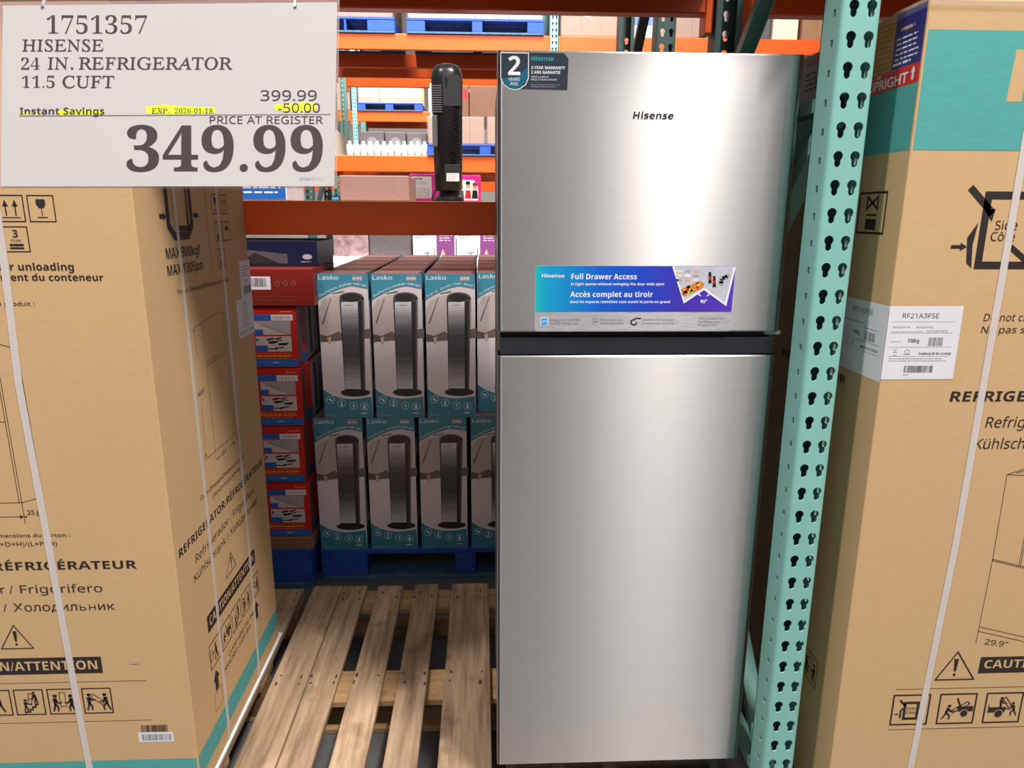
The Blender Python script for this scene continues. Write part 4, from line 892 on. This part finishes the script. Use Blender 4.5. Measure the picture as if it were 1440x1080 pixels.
# ------------------------------------------------------------------ red and blue boxes
RW, RD, RH = .44, .36, .230
def red_box():
    b = B(); b.box(-RW, 0, 0, RD, 0, RH, RED, .002, 1)
    d = D(); x1 = -.012; x0 = -.20
    d.rect(-RW + .003, RH - .050, -.092, RH - .028, BLUE, 0); d.rect(-.092, RH - .050, -.012, RH - .028, PAPER, 0); d.bars(-.085, RH - .045, -.02, RH - .033, MIDGREY, 1, 4, 12)
    d.text('PREMIUM SET', -.045, RH - .020, .006, SKIN, 'math', w=.035) if False else d.lines(-.055, RH - .018, -.012, 1, .01, .003, SKIN, 1, 3)
    d.rect(-.155, .126, -.022, .178, LWALL, 0); d.poly([(-.155, .178), (-.13, .160), (-.075, .140), (-.035, .126), (-.022, .126), (-.022, .178)], MIDGREY, 1); d.stroke([(-.13, .165), (-.045, .130)], .002, GREYINK, 2)
    d.rect(-.155, .062, -.022, .120, LWALL, 0); d.rect(-.155, .126, -.125, .146, BLUE, 2); d.rect(-.155, .062, -.112, .085, BLUE, 2); d.rect(-.152, .100, -.145, .112, BLUE, 2)
    rr = random.Random(3)
    for k in range(9): x = -.115 + rr.uniform(0, .045); y = .072 + rr.uniform(0, .04); d.stroke([(x, y), (x + rr.uniform(.015, .04), y + rr.uniform(-.006, .01))], rr.uniform(.003, .007), BLACK, 3)
    d.rect(-.42, .062, -.175, .178, BLUE, 0); d.rect(-.40, .075, -.19, .165, MIDGREY, 1)
    for k in range(3): d.lines(-.165, .052 - k * .0085, -.010, 1, .01, .0028, FOODO if k != 1 else YELLOW, 1, 40 + k)
    d.rect(-RW + .003, .003, -.003, .031, BLUE, 0); d.lines(-.16, .022, -.012, 2, .008, .0022, SKYB, 1, 5); d.rect(-.098, .016, -.075, .021, MIDGREY, 2)
    b.decal(d, (0, 0, 0), (1, 0, 0), (0, 0, 1), (0, -1, 0), .0004)
    d = D(); d.rect(.012, .003, .055, RH - .01, HMID, 0); d.rect(.055, .04, .15, RH - .03, RED, 0); d.rect(.055, .003, .15, .04, BLUE, 0); d.rect(.15, .003, .28, RH - .005, LWALL, 0); d.rect(.20, .02, .24, RH - .02, GREYINK, 1); d.rect(.28, .003, RD - .003, RH - .003, DBLUE, 0)
    b.decal(d, (0, 0, 0), (0, 1, 0), (0, 0, 1), (1, 0, 0), .0004)
    return b.done('tool_set_box')
rb = red_box(); nm = ('lowest', 'second from bottom', 'third from bottom', 'topmost')
for k in range(4):
    c = rb if k == 0 else rb.copy()
    if k: COL.objects.link(c)
    c.location = (-.699 + (.004, -.003, .002, -.002)[k], 2.672, -1.276 + k * .2335); c.rotation_euler = (0, 0, (.0, .01, -.006, .008)[k]); tag(c, 'red box with blue bands beside the left carton, %s of its stack' % nm[k], 'box', 'red and blue boxes')
    c2 = rb.copy(); COL.objects.link(c2); c2.location = (-.697, 3.05, -1.276 + k * .2335); tag(c2, 'red and blue box behind the front stack, %s' % nm[k], 'box', 'red and blue boxes')
tag(B().box(-1.15, -.690, 2.668, 3.42, -1.3298, -1.2768, CARDB, .003, 1).done('cardboard_tray'), 'flat cardboard tray under the red box stack', 'tray')
TRAYRED = mat('shaded_red_tray_print', (126, 28, 20), 0.45, var=0.05); SHADEBLUE = mat('shaded_blue_print', (15, 25, 56), .4, var=.1)  # tray and box prints darkened to carry the shade under the beam
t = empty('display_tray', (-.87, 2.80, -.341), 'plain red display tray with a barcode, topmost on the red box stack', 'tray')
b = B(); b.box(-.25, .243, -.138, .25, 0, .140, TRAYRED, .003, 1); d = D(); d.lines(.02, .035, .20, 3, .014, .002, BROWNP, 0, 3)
for k in range(3): d.ring(.112 + k * .03, .085, .008, .004, BROWNP, 0)
b.decal(d, (0, -.138, 0), (1, 0, 0), (0, 0, 1), (0, -1, 0), .0004); b.done('tray_body', t)
d = D(); d.rect(.0, .062, .088, .110, PAPER, 0); d.bars(.012, .072, .075, .104, BLACK, 1, 7, 22); B().decal(d, (0, -.138, 0), (1, 0, 0), (0, 0, 1), (0, -1, 0), .0006).done('barcode_label', t)
b = B(); b.box(-1.10, -.627, 2.76, 3.05, -.2005, -.105, SHADEBLUE, .002, 1); d = D(); d.poly([(-.98, -.19), (-.98, -.15), (-.88, -.140), (-.74, -.155), (-.74, -.19)], HMID, 0); d.poly([(-.93, -.19), (-.86, -.15), (-.77, -.19)], HDARK, 1); d.ell(-.665, -.165, .018, .01, MIDGREY, 1); d.lines(-.69, -.185, -.64, 1, .01, .003, MIDGREY, 1, 2)
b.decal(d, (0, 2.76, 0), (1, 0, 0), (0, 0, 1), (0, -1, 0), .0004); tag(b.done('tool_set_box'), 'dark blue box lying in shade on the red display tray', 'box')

# ------------------------------------------------------------------ things on the heater shelf
ZS = .0434
th = empty('tower_heater', (-.139, 3.06, ZS), 'black tower fan heater standing on the shelf above the heater cartons', 'heater')
def ov(cx, cy, rx, ry, z, n=32, e=2.6, tilt=0.0):
    out = []
    for k in range(n):
        a = 2 * math.pi * k / n; ca, sa = math.cos(a), math.sin(a)
        x = cx + rx * math.copysign(abs(ca) ** (2 / e), ca); y = cy + ry * math.copysign(abs(sa) ** (2 / e), sa); out.append(Vector((x, y, z + tilt * x)))
    return out
H_ = .535
b = B(); b.loft([ov(0, 0, rx, ry, z) for z, rx, ry in ((.045, .050, .052), (.055, .057, .060), (.30, .060, .064), (H_ - .065, .063, .066), (H_ - .038, .061, .064), (H_ - .018, .054, .056), (H_ - .006, .041, .043), (H_, .022, .024))], BLACKP)
b.done('body', th, True)
b = B(); b.loft([ov(.003, .01, rx, ry, z, e=2.0) for z, rx, ry in ((0, .060, .075), (.012, .061, .076), (.022, .056, .068), (.03, .044, .050), (.046, .042, .046))], BLACKP); b.done('base', th, True)
b = B()
for k in range(12): b.box(-.060, -.018, -.068, -.040, .345 + k * .0088, .3495 + k * .0088, GREYP)
b.done('side_vent', th)
b = B(); b.box(-.058, -.038, -.0665, -.042, .215, .335, GREYP, .003); b.done('carry_grip', th)
b = B(); b.prism([(-.013, .37), (.056, .37), (.056, .47), (.047, .485), (-.013, .485)], -.0655, -.05, DARKP); b.done('filter_door', th)
b = B()
for k in range(22):
    z = .15 + k * .0095; x0 = .004 + (.022 if k < 2 else 0) - min(k, 6) * .0; b.bar((.018 - .010 * math.sin(k / 22 * 3), -.0645, z + .012), (.054, -.058, z), .0016, .005, DARKP, (0, 1, 0))
b.done('rear_grille', th)
b = B(); b.box(-.012, .050, -.0645, -.055, .115, .148, DARKP, .001); b.done('rating_panel', th)
d = D(); d.rect(-.005, .082, .047, .114, PAPER, 0); d.lines(.0, .107, .035, 4, .0065, .0018, MIDGREY, 1, 3); B().decal(d, (0, -.0635, 0), (1, 0, 0), (0, 0, 1), (0, -1, 0), .0008).done('rating_label', th)
b = B(); b.tube([(-.03, -.05, .05), (-.05, -.075, .045), (-.062, -.082, .02), (-.06, -.085, .006), (-.02, -.095, .005), (.02, -.092, .005)], .0035, BLACKP); b.done('power_cord', th, True)

def simple_box(name, x0, x1, y0, y1, z0, z1, m, dec=None, label='', cat='box', group=None, wrap=False):
    cx, cy = (x0 + x1) / 2, (y0 + y1) / 2
    b = B(); b.box(x0 - cx, x1 - cx, y0 - cy, y1 - cy, 0, z1 - z0, m, min(.004, (z1 - z0) * .05), 1)
    if dec: d = D(); dec(d, x1 - x0, z1 - z0); b.decal(d, (x0 - cx, y0 - cy, 0), (1, 0, 0), (0, 0, 1), (0, -1, 0), .0005)
    if wrap:
        t = empty(name, (cx, cy, z0), label, cat, group); b.done('box_body', t)
        q = B(); q.box(x0 - cx - .012, x1 - cx + .012, y0 - cy - .012, y1 - cy + .012, .002, z1 - z0 + .008, WRAP, .01, 1); q.done('stretch_wrap', t); return t
    return tag(b.done(name, loc=(cx, cy, z0)), label, cat, group)
simple_box('cardboard_display', -.548, -.282, 2.85, 3.15, ZS, .139, PANEL, lambda d, w, h: d.ell(w * .78, h * .35, .002, .002, BROWNP, 0), 'plain taupe cardboard display back on the shelf left of the black heater', 'display')
def pinkL(d, w, h):
    d.poly([(.012, .02), (.095, .02), (.10, .03), (.10, h - .012), (.012, h - .012)], PAPER, 0); d.lines(.018, h - .024, .06, 1, .01, .004, INK, 1, 3); d.lines(.018, h - .034, .085, 3, .006, .0018, MIDGREY, 1, 5)
    d.rect(.014, .022, .092, .066, LWALL, 1)
    for k in range(5): d.ell(.026 + (k % 3) * .025 + (k // 3) * .012, .054 - (k // 3) * .02, .009, .008, WHITE, 2, 12); d.stroke([(.02 + (k % 3) * .025 + (k // 3) * .012, .056 - (k // 3) * .02), (.032 + (k % 3) * .025 + (k // 3) * .012, .052 - (k // 3) * .02)], .003, BLACK if k % 2 else PURPLE, 3)
simple_box('toy_box', -.325, -.185, 3.30, 3.45, ZS, .170, PINK, pinkL, 'hot pink box with a white card of round pictures, left of the heater', 'box', 'pink boxes')
def pinkR(d, w, h):
    d.poly([(.008, .012), (w - .012, .012), (w - .012, h * .55), (w - .03, h - .022), (.008, h - .02)], WHITE, 0)
    for k in range(5):
        x = .02 + k * .031; d.ell(x, .072 + (k % 2) * .006, .010, .014, (SKIN, TAN, SKIN, LEGP, SKIN)[k], 1, 12); d.ell(x, .082 + (k % 2) * .006, .0105, .008, (TAN, BROWNP, CREAM, BLACK, BROWNP)[k], 2, 12); d.poly([(x - .014, .02), (x + .014, .02), (x + .010, .056), (x - .010, .056)], (WHITE, PINK, HMID, REDST, BLACK)[k], 1)
simple_box('toy_box', -.176, -.005, 3.30, 3.45, ZS, .166, PINK, pinkR, 'hot pink box with a white photo panel of people, right of the heater', 'box', 'pink boxes')
def bluew(d, w, h):
    d.rect(.003, .003, w - .003, .062, BLUE, 0); d.lines(.012, .046, w - .01, 2, .018, .006, WHITE, 1, 3); d.poly([(.05, .062), (.12, .062), (.10, .09), (.07, .09)], BLACK, 1); d.rect(w - .05, .062, w - .003, h - .003, MIDGREY, 0); d.ell(.02, .08, .02, .018, SKYB, 1)
simple_box('tool_set_box', -.97, -.757, 2.87, 3.15, ZS, .17, PAPER, bluew, 'white and blue box on the shelf just under the price sign', 'box')
simple_box('small_tub', -.63, -.575, 3.0, 3.06, ZS, .066, BLACKP, lambda d, w, h: d.rect(.02, .006, .05, .018, SKYB, 0), 'small dark tub low on the shelf left of the cardboard display', 'tub')

# ------------------------------------------------------------------ across the aisle
def wrapped_load(x0, x1, y0, y1, zp, h, m, label, pal=True, nx=3):
    pass
def bl(d, w, h): pass
ZU = zu + .001
blue_pallet(-1.52, -.745, 6.68, 7.6, ZU, ZU + .125, 'blue pallet on the bright upper beam, next to the price sign', ((-1.52, .12), (-1.18, .02), (-.98, .235)))
blue_pallet(-.645, .545, 6.68, 7.6, ZU, ZU + .125, 'blue pallet on the bright upper beam behind the fridge corner', ((-.645, .16), (-.08, .09), (.40, .145)))
def cart_lines(d, w, h):
    for k in range(1, 4): d.stroke([(w * k / 4, .004), (w * k / 4, h - .004)], .008, BROWNP, 0)
simple_box('wrapped_load', -1.51, -.77, 6.72, 7.55, ZU + .1255, 2.5, CARDB, cart_lines, 'film wrapped brown load on the left blue pallet of the upper beam', 'wrapped load', 'wrapped pallet loads', True)
simple_box('wrapped_load', -.63, .53, 6.72, 7.55, ZU + .1255, 2.5, PANEL, cart_lines, 'film wrapped pale load on the right blue pallet of the upper beam', 'wrapped load', 'wrapped pallet loads', True)
def brownlabel(d, w, h):
    d.rect(w * .38, .16, w * .50, .30, PAPER, 0); d.lines(w * .39, .28, w * .49, 5, .025, .008, GREYINK, 1, 3)
    for k in range(1, 3): d.stroke([(w * k / 3, .004), (w * k / 3, h - .004)], .006, BROWNP, 0)
simple_box('wrapped_load', .70, 1.22, 6.72, 7.5, ZU, 2.45, CARDB, brownlabel, 'film wrapped brown load with a white label, above the fridge left of the dark posts', 'wrapped load', 'wrapped pallet loads', True)
simple_box('wrapped_load', 1.27, 1.52, 6.72, 7.5, ZU, 2.45, PAPER, lambda d, w, h: d.rect(.02, .1, w - .02, .28, BLUE, 0), 'pale load with a blue band seen between the two dark posts', 'wrapped load', 'wrapped pallet loads', True)
simple_box('wrapped_load', 1.56, 2.15, 6.72, 7.5, ZU, 2.45, CARDB, cart_lines, 'film wrapped brown load right of the dark posts above the fridge', 'wrapped load', 'wrapped pallet loads', True)
for k, (x0, x1, m, q) in enumerate(((2.22, 2.55, DKBOX, 'dark'), (2.58, 2.80, CREAM, 'cream'), (2.84, 3.12, CARDB, 'brown'))):
    simple_box('storage_carton', x0, x1, 6.71, 7.53, ZU, ZU + .36, m, None, '%s carton on the upper beam behind the fridge top right' % q, 'carton', 'cartons at the top right')
ZL = zl + .001
blue_pallet(-.49, .56, 6.68, 7.6, ZL, ZL + .10, 'blue pallet on the bright lower beam behind the black heater', ((-.49, .1), (-.02, .1), (.45, .11)))
simple_box('wrapped_load', -.478, .02, 6.71, 7.55, ZL + .1005, .83, CARDB, cart_lines, 'greyish film wrapped carton load behind the black heater, left half', 'wrapped load', 'wrapped pallet loads', True)
simple_box('wrapped_load', .05, .55, 6.71, 7.55, ZL + .1005, .83, CARDB, cart_lines, 'greyish film wrapped carton load behind the black heater, right half', 'wrapped load', 'wrapped pallet loads', True)
def redlab(d, w, h): d.rect(.01, h * .52, w - .01, h - .03, REDST, 0); d.lines(.03, h * .7, w - .03, 2, .05, .02, DKBOX, 1, 2)
KRAFT = mat('dark_kraft_carton', (112, 76, 56), .6, var=.08)
simple_box('storage_carton', -.30, -.115, 6.74, 7.5, .8395, 1.10, KRAFT, redlab, 'dark brown carton with a red label on the wrapped load right of the heater', 'carton', 'dark cartons')
simple_box('storage_carton', -.108, .16, 6.74, 7.5, .8395, 1.10, KRAFT, None, 'plain dark brown carton beside the red labelled one', 'carton', 'dark cartons')
simple_box('wrapped_bundle', -.46, -.31, 6.76, 7.2, .8395, 1.12, WHITE, None, 'white film wrapped bundle behind the top of the black heater', 'bundle')
# bottles and cartons on the lower beam
bt = B()
bt.loft([ov(0, 0, r_, r_, z, 10, 2.0) for z, r_ in ((0, .026), (.004, .029), (.085, .029), (.10, .016), (.106, .013), (.122, .013), (.124, .006))], WHITE)
bm0 = bt.done('bottle', smooth=True)
wd_ = ('first', 'second', 'third', 'fourth', 'fifth', 'sixth', 'seventh', 'eighth', 'ninth', 'tenth', 'eleventh', 'twelfth')
for k in range(12):
    c = bm0 if k == 0 else bm0.copy()
    if k: COL.objects.link(c)
    c.location = (-1.185 + k * .061, 6.735, ZL); tag(c, 'small white bottle on the bright lower beam, %s from the left' % wd_[k], 'bottle', 'white bottles on the lower beam')
for k, (x0, x1, q) in enumerate(((-1.10, -.885, 'leftmost'), (-.875, -.69, 'middle'), (-.68, -.50, 'rightmost'))):
    simple_box('storage_carton', x0, x1, 6.79, 7.53, ZL, ZL + .21 - k * .004, DKBOX, lambda d, w, h: d.ell(w * .5, h * .55, .05, .05, GREYINK, 0, 14), 'dark grey carton behind the white bottles, %s of three' % q, 'carton', 'dark grey cartons')
simple_box('wrapped_load', -1.505, -1.32, 6.75, 7.4, ZL, ZL + .22, CREAM, None, 'cream film wrapped load at the right edge of the price sign', 'wrapped load', 'wrapped pallet loads', True)
# farthest rack
blue_pallet(-1.88, -.90, 11.48, 12.4, 1.501, 1.62, 'blue pallet on the farthest beam left of the heater', ((-1.88, .12), (-1.46, .12), (-1.02, .12)))
simple_box('storage_carton', -1.86, -1.56, 11.5, 12.2, 1.6205, 1.92, LEMON, lambda d, w, h: d.rect(.002, .002, w - .002, .09, PANEL, 0), 'pale yellow carton on the farthest pallet, the smaller left one', 'carton', 'pale cartons on the farthest rack')
simple_box('storage_carton', -1.54, -.92, 11.5, 12.2, 1.6205, 1.92, LEMON, lambda d, w, h: d.rect(.002, .002, w - .002, .09, PANEL, 0), 'pale yellow carton on the farthest pallet, the larger right one', 'carton', 'pale cartons on the farthest rack')
simple_box('wrapped_load', -2.6, -2.0, 11.5, 12.2, 1.501, 2.0, CARDB, cart_lines, 'brown load on the farthest rack beside the price sign', 'wrapped load', 'wrapped pallet loads', True)
simple_box('wrapped_load', -.80, .4, 11.5, 12.2, 1.501, 2.1, CREAM, cart_lines, 'pale load on the farthest rack behind the heater', 'wrapped load', 'wrapped pallet loads', True)
# floor stacks across the aisle, seen under the eye level beam
def hair(d, w, h):
    d.rect(w * .55, .004, w - .01, h - .004, PURPLE, 0); d.poly([(w * .62, .006), (w * .70, .09), (w * .78, .006)], SKIN, 1); d.lines(w * .62, h - .03, w * .95, 3, .022, .008, LWALL, 1, 3); d.lines(.02, h - .03, .12, 2, .02, .008, GREYINK, 0, 4); d.stroke([(w * .25, .05), (w * .4, .055)], .012, GREYINK, 0); d.stroke([(w * .32, .01), (w * .34, .05)], .012, GREYINK, 0); d.stroke([(w * .48, .01), (w * .49, .09)], .008, BLACK, 0)
LOWC = simple_box('pallet_bin', -1.50, .575, 6.62, 7.5, FZ, -.4105, PAPER, lambda d, w, h: d.lines(.1, h - .1, w - .1, 1, .02, .01, MIDGREY, 0, 3), 'long white bin across the aisle seen just over the heater cartons', 'bin')
for k, (x0, x1, q) in enumerate(((-.635, -.245, 'left'), (-.235, .155, 'right'))):
    simple_box('hair_dryer_box', x0, x1, 6.64, 6.95, -.41, -.175, WHITE, hair, 'white and purple box under the beam beside the fridge, %s of two' % q, 'box', 'white and purple boxes')
PHOTO = mat('faded_photo_print', (150, 122, 122), .5, var=.45, scale=16)
simple_box('storage_carton', -1.37, -1.05, 6.7, 7.0, -.41, -.14, PHOTO, lambda d, w, h: d.stroke([(0.002, .008), (w - .002, .008)], .012, LWALL, 0), 'faded picture carton under the beam, the lighter left one', 'carton', 'picture cartons')
simple_box('storage_carton', -1.04, -.66, 6.7, 7.0, -.41, -.14, DKBOX, None, 'dull grey carton under the beam between the picture carton and white boxes', 'carton', 'picture cartons')
simple_box('storage_carton', -1.62, -1.56, 4.6, 4.7, FZ, -.0, LWALL, None, 'x', 'carton') if False else None
b = B(); b.loft([[Vector((x * s_ , y * s_, z)) for x, y in ((-.04, -.04), (.04, -.05), (.05, .04), (-.04, .05))] for z, s_ in ((0, 1.0), (.05, 1.15), (.09, .75), (.13, .9), (.17, .5))], LWALL)
tag(b.done('crumpled_wrap', loc=(-.66, 2.90, -.2)), 'x', 'wrap') if False else None
simple_box('storage_carton', -.706, -.652, 3.22, 3.6, -.325, -.085, LWALL, None, 'x', 'carton') if False else None

# ------------------------------------------------------------------ price sign
sc_ = .64; k_ = sc_ / 995.0
org = (FW + RT * (0 - 720) / 995.0 + UP * (540 - 263) / 995.0) * sc_
ps = empty('price_sign', org, 'white printed price sign in a clear sleeve at top left', 'sign')
X = lambda p: p * k_
Yp = lambda p: (263 - p) * k_
Nn = RT.cross(UP).normalized()   # towards the viewer side of the card
b = B(); corner = [(4, 8), (474, 3), (470, 262), (1, 262)]
fr_ = [RT * X(a) + UP * Yp(c) for a, c in corner]; bk = [v - Nn * .0008 for v in fr_]
b.add(fr_ + bk, [(0, 3, 2, 1), (4, 5, 6, 7), (0, 1, 5, 4), (1, 2, 6, 5), (2, 3, 7, 6), (3, 0, 4, 7)], SIGNP)
d = D()
def hl(pts): d.poly([(X(a), Yp(c)) for a, c in pts], YELLOW, 0)
hl([(205, 150), (232, 147), (262, 150), (303, 151), (304, 159), (250, 161), (206, 160)]); hl([(385, 147), (412, 146), (430, 143), (444, 146), (447, 154), (420, 158), (388, 156)]); hl([(80, 155), (110, 154), (147, 156), (147, 161), (80, 162)]); hl([(28, 158), (60, 160), (60, 162), (28, 162)])
T = lambda t, x, base, h, w, sty: d.text(t, X(x), Yp(base), h * k_, SIGNINK, sty, w=w * k_)
T('1751357', 66, 47.5, 26, 141, 'serifd'); T('HISENSE', 31.5, 72, 16.5, 114, 'serif')
T('24', 30, 98, 17, 26, 'serifd'); T('IN. REFRIGERATOR', 67, 97.5, 17, 260, 'serif'); T('11.5', 31, 123.5, 17, 46, 'serifd'); T('CUFT', 88, 123.5, 17, 73, 'serif')
T('399.99', 366.5, 141.5, 14.5, 79, 'math'); T('-50.00', 391, 158, 12.5, 59, 'math'); T('Instant Savings', 28, 161, 9.5, 119, 'mathb')
T('EXP.', 213.5, 159.5, 7.2, 25, 'serif'); T('2026-01-18', 246, 159.5, 7.2, 53, 'serifd')
d.stroke([(X(27), Yp(163.2)), (X(465), Yp(160.8))], .7 * k_, SIGNINK, 1)
T('PRICE AT REGISTER', 295, 174, 10.5, 159, 'math'); T('349.99', 178, 240.5, 61, 276, 'serifb')
d.text('2026/01/11', X(421), Yp(253), 4 * k_, MIDGREY, 'sans', w=33 * k_)
b.decal(d, (0, 0, 0), RT, UP, Nn, .0002); b.done('card', ps)
b = B(); cs = [(-3, 1), (477, -3), (473, 264.5), (-5, 264.5)]; q0 = [RT * X(a) + UP * Yp(c) - Nn * .0015 for a, c in cs]; q1 = [v - Nn * .0004 for v in q0]
b.add(q0 + q1, [(0, 3, 2, 1), (4, 5, 6, 7), (0, 1, 5, 4), (1, 2, 6, 5), (2, 3, 7, 6), (3, 0, 4, 7)], SLEEVE); b.done('sleeve', ps)
for a in (60, 415):
    p = RT * X(a) + UP * Yp(4); q = Vector((org.x + (RT * X(a)).x, 1.3385, .56)) - org
    b = B(); b.tube([p - UP * .004, p + Vector((0, .02, .03)), q], .0016, STEELEDGE, 6); b.done('hanger_rod', ps)
